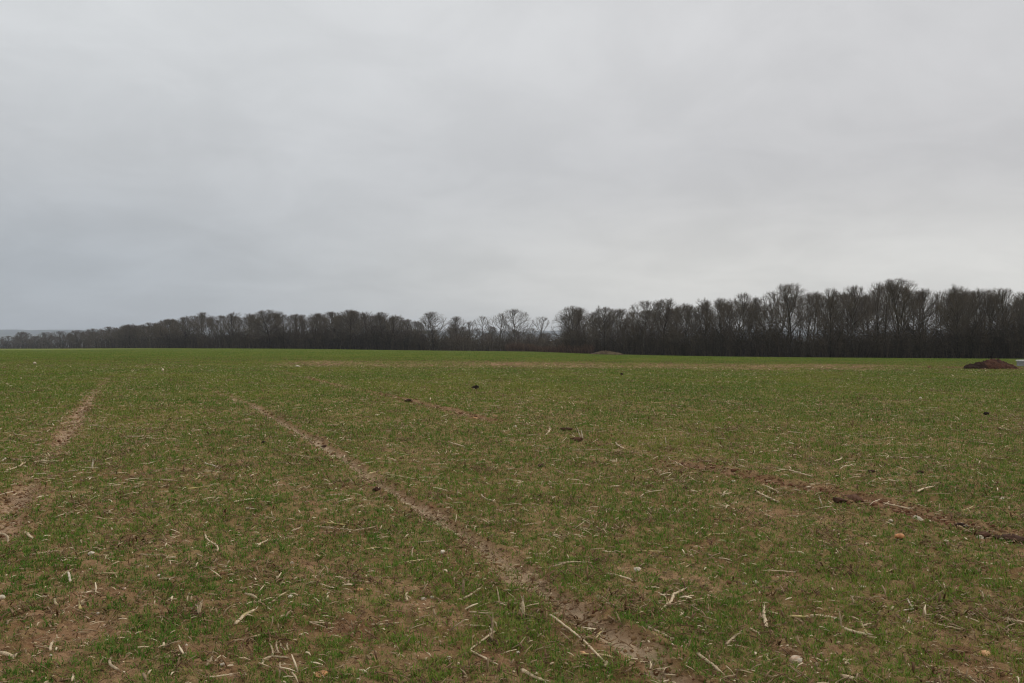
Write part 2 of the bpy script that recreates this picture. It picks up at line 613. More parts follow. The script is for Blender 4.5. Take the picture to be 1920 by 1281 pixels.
def make_tree(seed, style):
    """bare broadleaf tree of unit 15 m height; returns trunk mesh, crown mesh, crown half width"""
    rs = np.random.RandomState(seed)
    H = 15.0
    S = dict(round=dict(s0=.26, spread=58, n1=15, l1=.40, top=.84, up=.16, dens=1.0),
             vase=dict(s0=.28, spread=36, n1=12, l1=.52, top=.80, up=.22, dens=1.0),
             slim=dict(s0=.38, spread=42, n1=12, l1=.28, top=.92, up=.2, dens=.9),
             dense=dict(s0=.20, spread=62, n1=20, l1=.38, top=.80, up=.12, dens=1.25),
             wispy=dict(s0=.36, spread=40, n1=9, l1=.34, top=.88, up=.2, dens=.7),
             multi=dict(s0=.12, spread=34, n1=13, l1=.58, top=.74, up=.2, dens=1.0))[style]
    tr, cr = Tubes(), Tubes()

    def line(p, d, L, n, wander, up):
        pts = [p]
        for _ in range(n):
            d = d + perp(d, rs) * wander * rs.uniform(.4, 1.2) + np.array([0, 0, up])
            d = d / np.linalg.norm(d)
            pts.append(pts[-1] + d * L / n)
        return np.array(pts), d

    def pick(pts, t):
        f = t * (len(pts) - 1)
        i = min(int(f), len(pts) - 2)
        p = pts[i] + (pts[i + 1] - pts[i]) * (f - i)
        d = pts[i + 1] - pts[i]
        return p, d / np.linalg.norm(d)

    def tilt(d, ang):
        q = perp(d, rs)
        v = d * math.cos(ang) + q * math.sin(ang)
        return v / np.linalg.norm(v)

    # the crown fills an egg-shaped outline
    E = dict(round=(.38, .54, .43), vase=(.34, .57, .43), slim=(.24, .62, .38), dense=(.44, .50, .49), wispy=(.29, .60, .40), multi=(.36, .52, .47))[style]
    ca, cz, cb = E[0] * H, E[1] * H, E[2] * H
    ph1, ph2 = rs.uniform(0, 6.28, 2)

    def reach(p, d):
        """distance along d to the crown outline (bumpy)"""
        q = (p - np.array([0, 0, cz])) / np.array([ca, ca, cb])
        e = d / np.array([ca, ca, cb])
        A, B, C_ = e @ e, q @ e, q @ q - 1
        D = B * B - A * C_
        if D <= 0:
            return .8
        t = (-B + math.sqrt(D)) / A
        az = math.atan2(d[1], d[0])
        return max(.5, t * (1 + .15 * math.sin(2 * az + ph1) + .12 * math.sin(3 * az + ph2)))

    TL = H * S['top']
    base = np.array([0, 0, -0.4])
    tp, td = line(base, np.array([0, 0, 1.0]), TL + .4, 9, .07, .05)
    r0 = H * 0.0165
    rad = r0 * np.linspace(1, .16, 10) ** 0.9
    rad[0] *= 1.45
    rad[1] *= 1.05
    tr.add(tp, rad, 7, True, val=rs.uniform(.2, 1))
    n1 = S['n1']
    for i in range(n1 + 3):
        f = S['s0'] + (1 - S['s0']) * (i + rs.uniform(.1, .9)) / n1
        f = min(f, 1.0)
        p, d = pick(tp, f)
        a = math.radians(S['spread'] * (1.2 - .65 * f) * rs.uniform(.75, 1.25))
        az = i * 2.4 + rs.uniform(-.5, .5)
        q = np.array([math.cos(az), math.sin(az), 0])
        dd = np.array([0, 0, 1.0]) * math.cos(a) + q * math.sin(a)
        L1 = reach(p, dd) * rs.uniform(.70, .88)
        lp, ld = line(p, dd, L1, 5, .13, S['up'] * .35)
        rl = r0 * (.46 - .26 * f) * rs.uniform(.8, 1.2)
        tr.add(lp, rl * np.linspace(1, .3, 6), 5, True, val=rs.uniform(.3, .7))
        n2 = max(3, int(1.5 * S['dens'] * L1))
        for j in range(n2 + 2):
            g = min(1.0, .2 + .8 * (j + rs.uniform(.1, .9)) / n2)
            p2, d2 = pick(lp, g)
            dd2 = tilt(d2, math.radians(rs.uniform(20, 55))) + np.array([0, 0, .10])
            dd2 /= np.linalg.norm(dd2)
            L2 = min(reach(p2, dd2) * rs.uniform(.75, .95), H * .22)
            bp, bd = line(p2, dd2, L2, 3, .18, .06)
            tin = rs.uniform(.15, .85)
            cr.add(bp, np.array([.05, .04, .03, .02]) * rs.uniform(.7, 1.2), 4, False, val=tin)
            n3 = max(3, int(2.6 * S['dens'] * L2))
            for k in range(n3):
                g3 = .15 + .85 * (k + rs.uniform(.1, .9)) / n3
                p3, d3 = pick(bp, g3)
                dd3 = tilt(d3, math.radians(rs.uniform(20, 58))) + np.array([0, 0, .04])
                dd3 /= np.linalg.norm(dd3)
                L3 = min(max(.35, reach(p3, dd3) * rs.uniform(.8, 1.15)), 1.7)
                cp, cd = line(p3, dd3, L3, 2, .22, .06)
                cr.add(cp, [.015, .011, .006], 3, False, val=tin)
                for _ in range(int(5 * S['dens'])):
                    p4, d4 = pick(cp, rs.uniform(.2, 1))
                    d4 = tilt(d4, math.radians(rs.uniform(20, 60)))
                    L4 = rs.uniform(.25, .6)
                    cr.add([p4, p4 + d4 * L4 + np.array([0, 0, .05])], [.0075, .0045], 3, False, val=min(1, tin + .15))
    vv = np.concatenate(cr.v)
    top = vv[:, 2].max()
    half = np.percentile(np.hypot(vv[:, 0], vv[:, 1]), 96)
    print('tree', style, cr.n)
    return tr.mesh('trunk', M_BARK), cr.mesh('crown', M_TWIG), top, half


PROTO = {}
for k, (st, sd) in enumerate([('round', 3), ('round', 14), ('vase', 5), ('vase', 26), ('slim', 7), ('slim', 18), ('dense', 9), ('dense', 31), ('wispy', 10), ('multi', 12), ('multi', 41)]):
    tm, cm, top, half = make_tree(sd, st)
    PROTO.setdefault(st, []).append([tm, cm, top, half, None])
tree_rs = random.Random(5)


def plant(st, x, y, height, width, label, group, var=None, rot=None):
    lst = PROTO[st]
    P = lst[(var if var is not None else tree_rs.randrange(len(lst))) % len(lst)]
    tm, cm, top, half, src = P
    if src is None:
        r = bpy.data.objects.new('bare_tree', None)
        COL.objects.link(r)
        link('trunk', tm, r)
        link('crown', cm, r)
        P[4] = r
    else:
        r = copy_tree(src)
    r.location = (x, y, float(big_z(x, y)))
    r.rotation_euler = (0, 0, tree_rs.uniform(0, 6.28) if rot is None else rot)
    sz = height / top
    sx = (width / 2 / half) if width else sz * tree_rs.uniform(.85, 1.15)
    r.scale = (sx, sx, sz)
    tag(r, label, 'tree', group)
    return r


RW, LW, GP = 'bare trees along the front of the right wood', 'bare trees along the front of the left wood', 'bare trees in the gap between the woods'
FRONT = [  # style, column, top row, crown width px, extra distance m, group, label
    ('dense', 1075, 571, 74, 0, RW, 'dome-crowned dark tree standing alone at the left end of the right wood'),
    ('dense', 1134, 571, 66, 0, RW, 'round dense brown tree just right of the dome-crowned tree'),
    ('round', 1168, 576, 52, 6, RW, 'low bushy tree above the pale earth bank'),
    ('round', 1206, 561, 66, 0, RW, 'broad tree with airy top, third right of the dome-crowned tree'),
    ('vase', 1243, 557, 66, 3, RW, 'fan-topped tree with thin bright gaps near the left end of the right wood'),
    ('dense', 1283, 566, 58, 0, RW, 'short dark round tree in the dip right of the fan-topped tree'),
    ('slim', 1318, 556, 48, 4, RW, 'slender reddish tree right of the dip in the right wood'),
    ('vase', 1352, 555, 52, 0, RW, 'upright tree with flat top left of the bulging grey crown'),
    ('round', 1395, 546, 58, 2, RW, 'bulging grey-crowned tree rising above its left neighbours'),
    ('slim', 1420, 552, 36, 8, RW, 'thin tree squeezed behind the bulging grey crown'),
    ('round', 1443, 543, 48, 0, RW, 'dark knotty tree directly left of the tall spiky tree'),
    ('vase', 1484, 527, 78, 0, RW, 'tall spiky fan-shaped tree, highest of the middle of the right wood'),
    ('wispy', 1524, 543, 46, 5, RW, 'see-through tree in the notch right of the spiky tree'),
    ('multi', 1556, 538, 50, 0, RW, 'many-stemmed tree with rusty top right of the notch'),
    ('round', 1600, 532, 72, 2, RW, 'wide flat-topped tree left of the tallest tree'),
    ('wispy', 1640, 525, 42, 6, RW, 'thin feathery crown poking up beside the tallest tree'),
    ('vase', 1688, 518, 96, 0, RW, 'tallest tree of the right wood with wide domed crown'),
    ('round', 1737, 537, 62, 4, RW, 'sloping-crowned tree leaning on the right of the tallest tree'),
    ('wispy', 1765, 541, 40, 9, RW, 'feathery tree in the dip between two big crowns of the right wood'),
    ('dense', 1797, 530, 78, 0, RW, 'big round tree standing over the red earth mound, left side'),
    ('wispy', 1846, 536, 56, 3, RW, 'open-crowned tree right above the red earth mound'),
    ('vase', 1882, 536, 52, 0, RW, 'upright tree beyond the pale block near the right edge'),
    ('round', 1917, 543, 60, 2, RW, 'greenish tree cut by the right edge of the photo'),
    ('vase', 1958, 540, 70, 2, RW, 'tree mostly outside the right edge of the photo'),
    # gap
    ('round', 967, 577, 58, 0, GP, 'tall dark-trunked tree with spreading limbs in the gap between the woods'),
    ('wispy', 936, 585, 46, 8, GP, 'lighter-limbed tree touching the left of the tall dark-trunked tree'),
    ('wispy', 1012, 592, 40, 130, GP, 'pale distant twin-topped tree right of the tall dark-trunked tree'),
    ('wispy', 904, 591, 38, 90, GP, 'faint thin tree at the left of the gap'),
    ('slim', 884, 600, 26, 110, GP, 'smallest faint tree in the gap, left of the thin one'),
    ('multi', 858, 592, 40, 20, GP, 'narrow upright tree between the gap and the oval-crowned tree'),
    ('multi', 813, 583, 52, 0, GP, 'oval-crowned tree with several stems at the right end of the left wood'),
    # left wood
    ('round', 764, 596, 34, 6, LW, 'low drooping tree closing the right end of the long left wood'),
    ('slim', 744, 588, 32, 0, LW, 'slim tree with bare lower trunk, near the right end of the left wood'),
    ('vase', 718, 583, 36, 2, LW, 'upright forked tree left of the slim bare-trunked one'),
    ('slim', 690, 582, 32, 4, LW, 'tall narrow tree with light showing between its stems'),
    ('dense', 655, 578, 62, 0, LW, 'large brown rounded tree, highest of the left wood'),
    ('round', 618, 582, 44, 3, LW, 'brown tree merging into the left of the highest crown'),
    ('slim', 588, 585, 34, 0, LW, 'thin-topped tree two left of the highest crown of the left wood'),
    ('vase', 560, 587, 38, 5, LW, 'ragged tree right of the dark dome of the left wood'),
    ('dense', 506, 579, 72, 0, LW, 'dark dome-shaped tree near the middle of the left wood'),
    ('wispy', 466, 586, 38, 6, LW, 'pale twiggy tree left of the dark dome of the left wood'),
    ('slim', 441, 583, 34, 2, LW, 'pale-topped tall tree with sky showing through its twigs'),
    ('round', 412, 589, 38, 0, LW, 'dark tree filling the notch right of the peaked crown'),
    ('vase', 381, 583, 36, 4, LW, 'peaked tree where the left wood steps up'),
    ('dense', 349, 591, 44, 0, LW, 'dark bushy tree just left of the peaked crown'),
    ('round', 314, 596, 46, 0, LW, 'rounded greenish tree where the treeline starts to fall away left'),
    ('round', 281, 603, 36, 0, LW, 'small tree on the falling treeline left of the greenish one'),
    ('dense', 243, 606, 42, 0, LW, 'dark humped tree on the low left stretch'),
    ('round', 206, 611, 40, 0, LW, 'broad low tree left of the dark hump'),
    ('round', 176, 615, 36, 0, LW, 'fourth low tree counting left from the dark hump side'),
    ('dense', 148, 618, 34, 0, LW, 'low wide tree where the far blue hill disappears'),
    ('round', 116, 620, 34, 0, LW, 'tiny far tree in front of the end of the blue hill'),
    ('round', 88, 622, 32, 0, LW, 'tiny far tree below the blue hill'),
    ('dense', 44, 621, 26, 0, LW, 'small round tree standing up against the far blue hill'),
    ('round', 14, 629, 34, 0, LW, 'lowest far tree at the left edge of the photo'),
    ('round', 66, 629, 26, 0, LW, 'low far tree between the two small round ones at far left'),
]
for (st, px, top, w, back, grp, lab) in FRONT:
    d = float(edge_d(px)) + 3 + back
    x = (px - HX) / F * d
    zb = float(big_z(x, d))
    h = CAMH + (HY - top) / F * d - zb
    wide = 1.10 if grp == RW else 1.12 if grp == GP else 1.35
    plant(st, x, d, h, w * wide / F * d, lab, grp)

# trees deeper in the woods: crowns stay under the skyline the front trees make
SKY = np.array(sorted([(p[1], p[2]) for p in FRONT if p[5] != GP or p[1] < 830]), float)
BACK = [(1060, 2010, 62, 'grey-brown bare tree deep inside the right wood behind its front trees', 'bare trees deep in the right wood', (6, 62)),
        (-20, 330, 46, 'small grey bare tree deep in the far left stretch of the left wood', 'bare trees deep in the left wood', (6, 90)),
        (-20, 790, 84, 'grey bare tree deep inside the left wood behind its front trees', 'bare trees deep in the left wood', (8, 110))]
for (a, b, n, lab, grp, (z0, z1)) in BACK:
    for i in range(n):
        px = a + (b - a) * (i + tree_rs.random()) / n
        d = float(edge_d(px)) + tree_rs.uniform(z0, z1)
        top = float(np.interp(px, SKY[:, 0], SKY[:, 1])) + tree_rs.uniform(1, 11) * (2.0 if a > 900 else 1)
        x = (px - HX) / F * d
        zb = float(big_z(x, d))
        h = CAMH + (HY - top) / F * d - zb
        plant(tree_rs.choice(['slim', 'slim', 'round', 'vase', 'multi', 'dense']), x, d, h, None, lab, grp)
# far small trees seen through the gap
for i in range(16):
    px = 790 + 290 * (i + tree_rs.random()) / 16
    d = tree_rs.uniform(520, 760)
    x = (px - HX) / F * d
    top = tree_rs.uniform(612, 626)
    plant(tree_rs.choice(['dense', 'round']), x, d, CAMH + (HY - top) / F * d - float(big_z(x, d)), tree_rs.uniform(26, 44) / F * d,
          'low hazy tree far behind the gap between the woods', 'hazy trees seen through the gap')

for i in range(7):
    px = 785 + 280 * (i + tree_rs.random()) / 7
    d = tree_rs.uniform(385, 520)
    x = (px - HX) / F * d
    top = tree_rs.uniform(605, 620)
    plant(tree_rs.choice(['wispy', 'multi', 'round', 'vase']), x, d, CAMH + (HY - top) / F * d - float(big_z(x, d)), tree_rs.uniform(26, 42) / F * d,
          'slight grey tree standing among scrub in the gap between the woods', 'slight trees among the scrub of the gap')

# ---- undergrowth: tangled stems under the trees


def brush(name, spans, n, hrange, depth, mat, seed, tint=(0, 1), twigs=7, rad0=.03):
    rs = np.random.RandomState(seed)
    T = Tubes()
    for _ in range(n):
        a, b = spans[rs.randint(len(spans))]
        px = rs.uniform(a, b)
        d = float(edge_d(px)) + depth[0] + (depth[1] - depth[0]) * rs.rand() ** 1.6
        x = (px - HX) / F * d
        z = float(big_z(x, d)) - .1
        hm = hrange[0] + (hrange[1] - hrange[0]) * vnoise(np.array([px * .03]), np.array([d * .05]), seed)[0]
        h = hm * rs.uniform(.5, 1.15)
        p = np.array([x, d, z])
        lean = np.array([rs.normal() * .22, rs.normal() * .22, 1.0])
        tv = rs.uniform(*tint)
        rad = rad0 * max(1.0, d / 420)
        mid = p + lean * h * .5
        tip = p + lean * h + np.array([rs.normal() * .2 * h, rs.normal() * .2 * h, 0])
        T.add([p, mid, tip], [rad * 1.6, rad * 1.1, rad * .4], 3, False, val=tv)
        for _k in range(twigs):
            t = rs.uniform(.15, 1)
            q = p + (mid - p) * t * 2 if t < .5 else mid + (tip - mid) * (t - .5) * 2
            dr = np.array([rs.normal(), rs.normal(), rs.uniform(-.1, 1.2)])
            dr /= np.linalg.norm(dr)
            e = q + dr * h * rs.uniform(.16, .38)
            T.add([q, e], [rad * .75, rad * .4], 3, False, val=min(1, tv + rs.uniform(-.1, .2)))
    o = link(name, T.mesh(name, mat))
    return o


o = brush('undergrowth', [(1060, 1990)], 6500, (4.5, 9.5), (1, 50), M_BRUSH, 61, (0, .9), 9, .045)
tag(o, 'dark tangle of bare undergrowth beneath the trees of the right wood', 'undergrowth', None, 'stuff')
o = brush('undergrowth', [(-40, 800), (200, 800)], 6000, (4.5, 10.5), (1, 70), M_BRUSH, 62, (0, .9), 9, .075)
tag(o, 'dark tangle of bare undergrowth beneath the trees of the left wood', 'undergrowth', None, 'stuff')
o = brush('undergrowth', [(790, 1075)], 1700, (3.5, 8.0), (2, 80), M_BRUSH, 63, (.3, 1), 9, .07)
tag(o, 'grey thin scrub growing across the gap between the woods', 'undergrowth', None, 'stuff')
o = brush('brambles', [(950, 1112)], 1500, (1.2, 3.6), (-5, 6), M_BRAMBLE, 64, (0, 1), 7, .04)
tag(o, 'rusty brown bramble strip along the field edge in the gap', 'brambles', None, 'stuff')

# ------------------------------------------------------------------ earth heaps and the pale block


def lump_grid(nx, ny, hw, hd, fn, seed):
    u, v = np.meshgrid(np.linspace(-1, 1, nx), np.linspace(-1, 1, ny))
    x, y = u.ravel() * hw, v.ravel() * hd
    z, tint = fn(u.ravel(), v.ravel(), x, y)
    i = np.arange(ny - 1)[:, None] * nx
    j = np.arange(nx - 1)[None, :]
    q = np.stack([i + j, i + j + 1, i + nx + j + 1, i + nx + j], -1).reshape(-1, 4)
    return np.stack([x, y, z], 1), q, tint


def mound_at(name, px0, px1, py_base, py_top, peak, mat, label, cat, seed, skew=0.0, deep=.7, tail=None):
    xc, d, z = at((px0 + px1) / 2, py_base)
    hw = (px1 - px0) / 2 / F * d
    hgt = (py_base - py_top) / F * d * 1.08
    y0 = d + hw * deep * .6
    zb = float(big_z(xc, y0))

    def fn(u, v, x, y):
        r = np.hypot((u - peak) / np.where(u > peak, 1 - peak, 1 + peak), v)
        h = np.clip(1 - r, 0, 1) ** 1.05
        h = h * (1.15 - .35 * h)
        if tail:
            r2 = np.hypot((u - tail[0]) / tail[1], v / .75)
            h = np.maximum(h, tail[2] * np.clip(1 - r2 ** 2, 0, 1))
        n = fbm(x * 2.2 + seed, y * 2.2, seed, 4, .6)
        n2 = np.abs(fbm(x * 6, y * 6, seed + 3, 3, .6) - .5)
        m = sstep(0, .12, h)
        zz = h * hgt * (0.78 + .5 * n) + m * n2 * hgt * .5 - .10 * (1 - m)
        tt = np.clip(n * 1.1 - .05, 0, 1)
        if tail:
            tt = np.where(u < tail[0] + tail[1] * .8, tt * .35, tt)
        return zz, tt
    v, q, t = lump_grid(90, 56, hw * 1.06, hw * deep, fn, seed)
    o = link(name, mesh_np(name, v, [q], mat, {'tint': t}, True), None, (xc, y0, zb))
    tag(o, label, cat)
    return o, xc, y0, zb, hw, hgt


MND = mound_at('earth_mound', 1818, 1917, 692.5, 672.5, .10, M_MOUND, 'red-brown heap of dug earth in the field before the right wood', 'earth mound', 131, deep=.62, tail=(-.62, .36, .34))
mound_at('earth_bank', 1106, 1170, 665.2, 657.5, -.05, M_BANK, 'low pale sandy bank at the field edge left of the dark right wood', 'earth bank', 141, deep=.35)


def rounded_block(hx, hy, hz, b, seed):
    import bmesh
    bm = bmesh.new()
    bmesh.ops.create_cube(bm, size=2)
    for vv in bm.verts:
        vv.co.x *= hx
        vv.co.y *= hy
        vv.co.z = (vv.co.z + 1) * hz
    bmesh.ops.bevel(bm, geom=bm.edges[:], offset=b, segments=3, affect='EDGES')
    return bm


def pale_block():
    x0, d, z = at(1911, 690)
    d += 8
    x0 = (1911 - HX) / F * d
    w = 1.0
    root = bpy.data.objects.new('concrete_trough', None)
    COL.objects.link(root)
    root.location = (x0 + w, d, float(big_z(x0 + w, d)))
    h = CAMH + (HY - 675.0) / F * d - root.location.z
    for nm, hx, hy, z0, hz, tv in (('body', w, .45, -.06, (h - .12 + .06) / 2, 0.15), ('lid', w + .06, .51, h - .118, .06, 1.0)):
        bm = rounded_block(hx, hy, hz, .025, 1)
        me = bpy.data.meshes.new(nm)
        bm.to_mesh(me)
        bm.free()
        a = me.attributes.new('tint', 'FLOAT', 'POINT')
        a.data.foreach_set('value', np.full(len(me.vertices), tv, np.float32))
        me.materials.append(M_BLOCK)
        link(nm, me, root, (0, 0, z0))
    tag(root, 'pale grey block with a white top behind the earth mound, cut by the right edge', 'block')


pale_block()

# ------------------------------------------------------------------ young wheat


def field_sample(n, p, d0, d1, margin=1.06):
    """points of the field in view, areal density ~ d^-p"""
    e = 2 - p
    d = (d0 ** e + (d1 ** e - d0 ** e) * rng.random(n)) ** (1 / e)
    # extra margin close by, so that a step to the side still sees crop
    x = (rng.random(n) * 2 - 1) * (d * (HX / F) * margin + 1.8)
    ed = edge_d(np.clip(px_of(x, d), -700, 2700))
    ok = d < ed - 1
    return x[ok], d[ok]


def build_wheat():
    x, y = field_sample(760000, 1.60, 3.1, 430)
    u = (x + 0.42 * y) / 1.085
    c = cover(x, y)
    keep = rng.random(len(x)) < np.clip(c * 1.0 + 0.07, 0, 1)
    x, y, c, u = x[keep], y[keep], c[keep], u[keep]
    # pull plants towards their drill row
    off = (u / 0.15 - np.round(u / 0.15)) * 0.15
    pull = off * 0.10
    x = x - pull * 0.922
    y = y - pull * 0.387
    nb = 4
    N = len(x) * nb
    X = np.repeat(x, nb)
    Y = np.repeat(y, nb)
    C = np.repeat(c, nb)
    D = np.hypot(X, Y)
    X = X + rng.normal(0, .008, N) * (1 + D / 12)
    Y = Y + rng.normal(0, .008, N) * (1 + D / 12)
    Z = land_z(X, Y) - 0.004
    vig = 0.55 + 0.75 * fbm(X * .8, Y * .8, 151, 3)
    L = rng.uniform(.022, .075, N) * vig * (0.65 + 0.5 * C) * (1 + .55 * sstep(8, 40, D))
    wid = rng.uniform(.0012, .0023, N) * (1 + np.clip(D - 4, 0, 200) / 9) ** .75
    az = rng.uniform(0, 2 * math.pi, N)
    lean = np.clip(rng.normal(.98, .35, N), .1, 1.45)
    dirx, diry = np.cos(az), np.sin(az)
    sxv, syv = -diry, dirx
    V = np.zeros((N, 5, 3), np.float32)
    base = np.stack([X, Y, Z], 1)
    side = np.stack([sxv, syv, np.zeros(N)], 1) * wid[:, None]
    mid = base + np.stack([dirx * np.sin(lean * .55), diry * np.sin(lean * .55), np.cos(lean * .55)], 1) * (L * .55)[:, None]
    l2 = np.minimum(lean * 1.5, 1.9)
    tip = mid + np.stack([dirx * np.sin(l2), diry * np.sin(l2), np.cos(l2)], 1) * (L * .5)[:, None]
    V[:, 0] = base - side * .8
    V[:, 1] = base + side * .8
    V[:, 2] = mid + side
    V[:, 3] = mid - side
    V[:, 4] = tip
    b = np.arange(N)[:, None] * 5
    q = b + np.array([[0, 1, 2, 3]])
    t = b + np.array([[3, 2, 4]])
    hue = fbm(X * .35, Y * .2, 161, 3)
    tin = np.clip(.12 + .80 * (hue - .2) + rng.normal(0, .17, N) + .10 * sstep(12, 70, D), 0, .86)
    dead = rng.random(N) < .15 + .16 * (1 - C)
    tin = np.where(dead, rng.uniform(.85, 1, N), tin)
    me = mesh_np('wheat_shoots', V.reshape(-1, 3), [q, t], M_GRASS, {'tint': np.repeat(tin, 5)}, False)
    o = link('wheat_shoots', me)
    tag(o, 'patchy green young wheat shoots covering the brown field', 'wheat', None, 'stuff')
    print('blades', N)


build_wheat()


def build_litter():
    """short straw bits and brown leaf shreds: thin four-sided slivers lying on the soil"""
    def slivers(n, p, d0, d1, len0, len1, w0, w1, t0, t1, grow, tilt, clump=0):
        if clump:
            cx, cy = field_sample(n // clump, p, d0, d1)
            k = rng.integers(0, len(cx), n)
            x, y = cx[k] + rng.normal(0, .09, n) * (1 + cy[k] / 40), cy[k] + rng.normal(0, .09, n) * (1 + cy[k] / 40)
        else:
            x, y = field_sample(n, p, d0, d1)
        N = len(x)
        D = np.hypot(x, y)
        g = (1 + np.clip(D - 5, 0, 120) / 14) ** grow
        L = rng.uniform(len0, len1, N) * g
        w = rng.uniform(w0, w1, N) * g
        az = rng.uniform(0, 2 * math.pi, N)
        tl = rng.normal(0, tilt, N)
        dv = np.stack([np.cos(az) * np.cos(tl), np.sin(az) * np.cos(tl), np.sin(tl)], 1)
        sv = np.stack([-np.sin(az), np.cos(az), rng.normal(0, .25, N)], 1)
        nv = np.cross(dv, sv)
        c = np.stack([x, y, land_z(x, y) + .006 + rng.random(N) ** 2 * .03 + np.abs(np.sin(tl)) * L * .45], 1)
        bend = rng.normal(0, .05, N)[:, None] * L[:, None] * sv
        th = np.minimum(w, rng.uniform(.0012, .004, N))[:, None]
        P0, P2 = c - dv * (L / 2)[:, None], c + dv * (L / 2)[:, None]
        P1 = c + bend + np.stack([0 * L, 0 * L, .004 + 0 * L], 1)
        rings = []
        for P, s in ((P0, .75), (P1, 1.0), (P2, .35)):
            W = (w * s)[:, None]
            rings += [P + sv * W / 2, P + nv * th, P - sv * W / 2, P - nv * th * .3]
        V = np.stack(rings, 1)
        b = np.arange(N)[:, None, None] * 12
        fs = []
        for k in range(2):
            for j in range(4):
                jj = (j + 1) % 4
                fs.append([k * 4 + j, k * 4 + jj, k * 4 + 4 + jj, k * 4 + 4 + j])
        fs += [[3, 2, 1, 0], [8, 9, 10, 11]]
        q = (b + np.array(fs)[None]).reshape(-1, 4)
        tin = np.repeat(t0 + (t1 - t0) * rng.random(N) ** 1.2, 12)
        return V.reshape(-1, 3), q, tin

    for nm, lab, sets in (
        ('straw_litter', 'pale bits of chopped maize straw strewn over the field', [(7500, 1.1, 8.5, 85, .06, .22, .009, .020, .6, 1.0, .15, .12), (10500, 1.3, 3.4, 90, .03, .11, .005, .015, .4, .95, .3, .30, 14), (25000, 1.25, 3.1, 75, .014, .065, .005, .015, .42, .97, .75, .22), (20000, 1.5, 3.1, 30, .008, .03, .002, .006, .45, .9, .3, .25)]),
        ('leaf_litter', 'brown shreds of rotting maize leaf between the wheat shoots', [(125000, 1.45, 3.1, 130, .012, .06, .003, .012, .0, .55, .55, .35), (45000, 1.4, 3.2, 110, .02, .09, .004, .016, .05, .62, .4, .45, 30)]),
    ):
        Vs, Qs, Ts, off = [], [], [], 0
        for s in sets:
            v, q, t = slivers(*s)
            Vs.append(v)
            Qs.append(q + off)
            Ts.append(t)
            off += len(v)
        o = link(nm, mesh_np(nm, np.concatenate(Vs), [np.concatenate(Qs)], M_LITTER, {'tint': np.concatenate(Ts)}))
        tag(o, lab, 'straw' if nm[0] == 's' else 'leaf litter', None, 'stuff')


build_litter()

PHI = (1 + 5 ** .5) / 2
ICO_V = np.array([(-1, PHI, 0), (1, PHI, 0), (-1, -PHI, 0), (1, -PHI, 0), (0, -1, PHI), (0, 1, PHI), (0, -1, -PHI), (0, 1, -PHI), (PHI, 0, -1), (PHI, 0, 1), (-PHI, 0, -1), (-PHI, 0, 1)]) / math.hypot(1, PHI)
ICO_F = np.array([(0, 11, 5), (0, 5, 1), (0, 1, 7), (0, 7, 10), (0, 10, 11), (1, 5, 9), (5, 11, 4), (11, 10, 2), (10, 7, 6), (7, 1, 8), (3, 9, 4), (3, 4, 2), (3, 2, 6), (3, 6, 8), (3, 8, 9), (4, 9, 5), (2, 4, 11), (6, 2, 10), (8, 6, 7), (9, 8, 1)])


def build_crumbs():
    x, y = field_sample(60000, 1.65, 3.1, 45)
    # more of them along the tracks
    for pts, n, sp in ((TRK_A, 3600, .20), (TRK_B, 4200, .26), (TRK_C, 6000, .24)):
        seg = rng.random(n) ** 1.4 * (len(pts) - 1.001)
        i = seg.astype(int)
        P = pts[i] + (pts[i + 1] - pts[i]) * (seg - i)[:, None]
        x = np.concatenate([x, P[:, 0] + rng.normal(0, sp, n)])
        y = np.concatenate([y, P[:, 1] + rng.normal(0, sp, n)])
    nm = 1500
    hx, hy = at0(1868, 691)
    x = np.concatenate([x, hx + rng.normal(0, 2.3, nm)])
    y = np.concatenate([y, hy + .6 + rng.normal(0, 2.2, nm)])
    N = len(x)
    c = cover(x, y)
    D = np.hypot(x, y)
    s = .004 + .013 * rng.random(N) ** 3 * (1 + np.clip(D - 5, 0, 40) / 20)
    ch = np.zeros(N)
    for k, (q, st) in enumerate(tracks(x, y)):
        ch = np.maximum(ch, np.exp(-q ** 2 * .25) * st * (.5, 1.1, 1.7)[k])
    s = s * (1 + ch * .6)
    s[-nm:] *= rng.uniform(1.5, 5.0, nm)
    ch[-nm:] = 1.6
    V = ICO_V[None] * (1 + rng.normal(0, .22, (N, 12, 1))) * s[:, None, None] * np.stack([rng.uniform(.8, 1.4, N), rng.uniform(.8, 1.4, N), rng.uniform(.5, .9, N)], 1)[:, None, :]
    V = V + np.stack([x, y, land_z(x, y) - s * .15], 1)[:, None, :]
    f = (np.arange(N)[:, None, None] * 12 + ICO_F[None]).reshape(-1, 3)
    tin = np.clip(rng.normal(.62, .25, N) - .25 * ch, 0, 1)
    o = link('soil_crumbs', mesh_np('soil_crumbs', V.reshape(-1, 3), [f], M_CRUMB, {'tint': np.repeat(tin, 12)}, True))
    tag(o, 'loose brown soil crumbs scattered over the bare ground and wheel tracks', 'soil', None, 'stuff')


build_crumbs()

# ------------------------------------------------------------------ single stalks, stubs, stones and clods
LAND = []                                             # landmarks for the labels of the smaller pieces


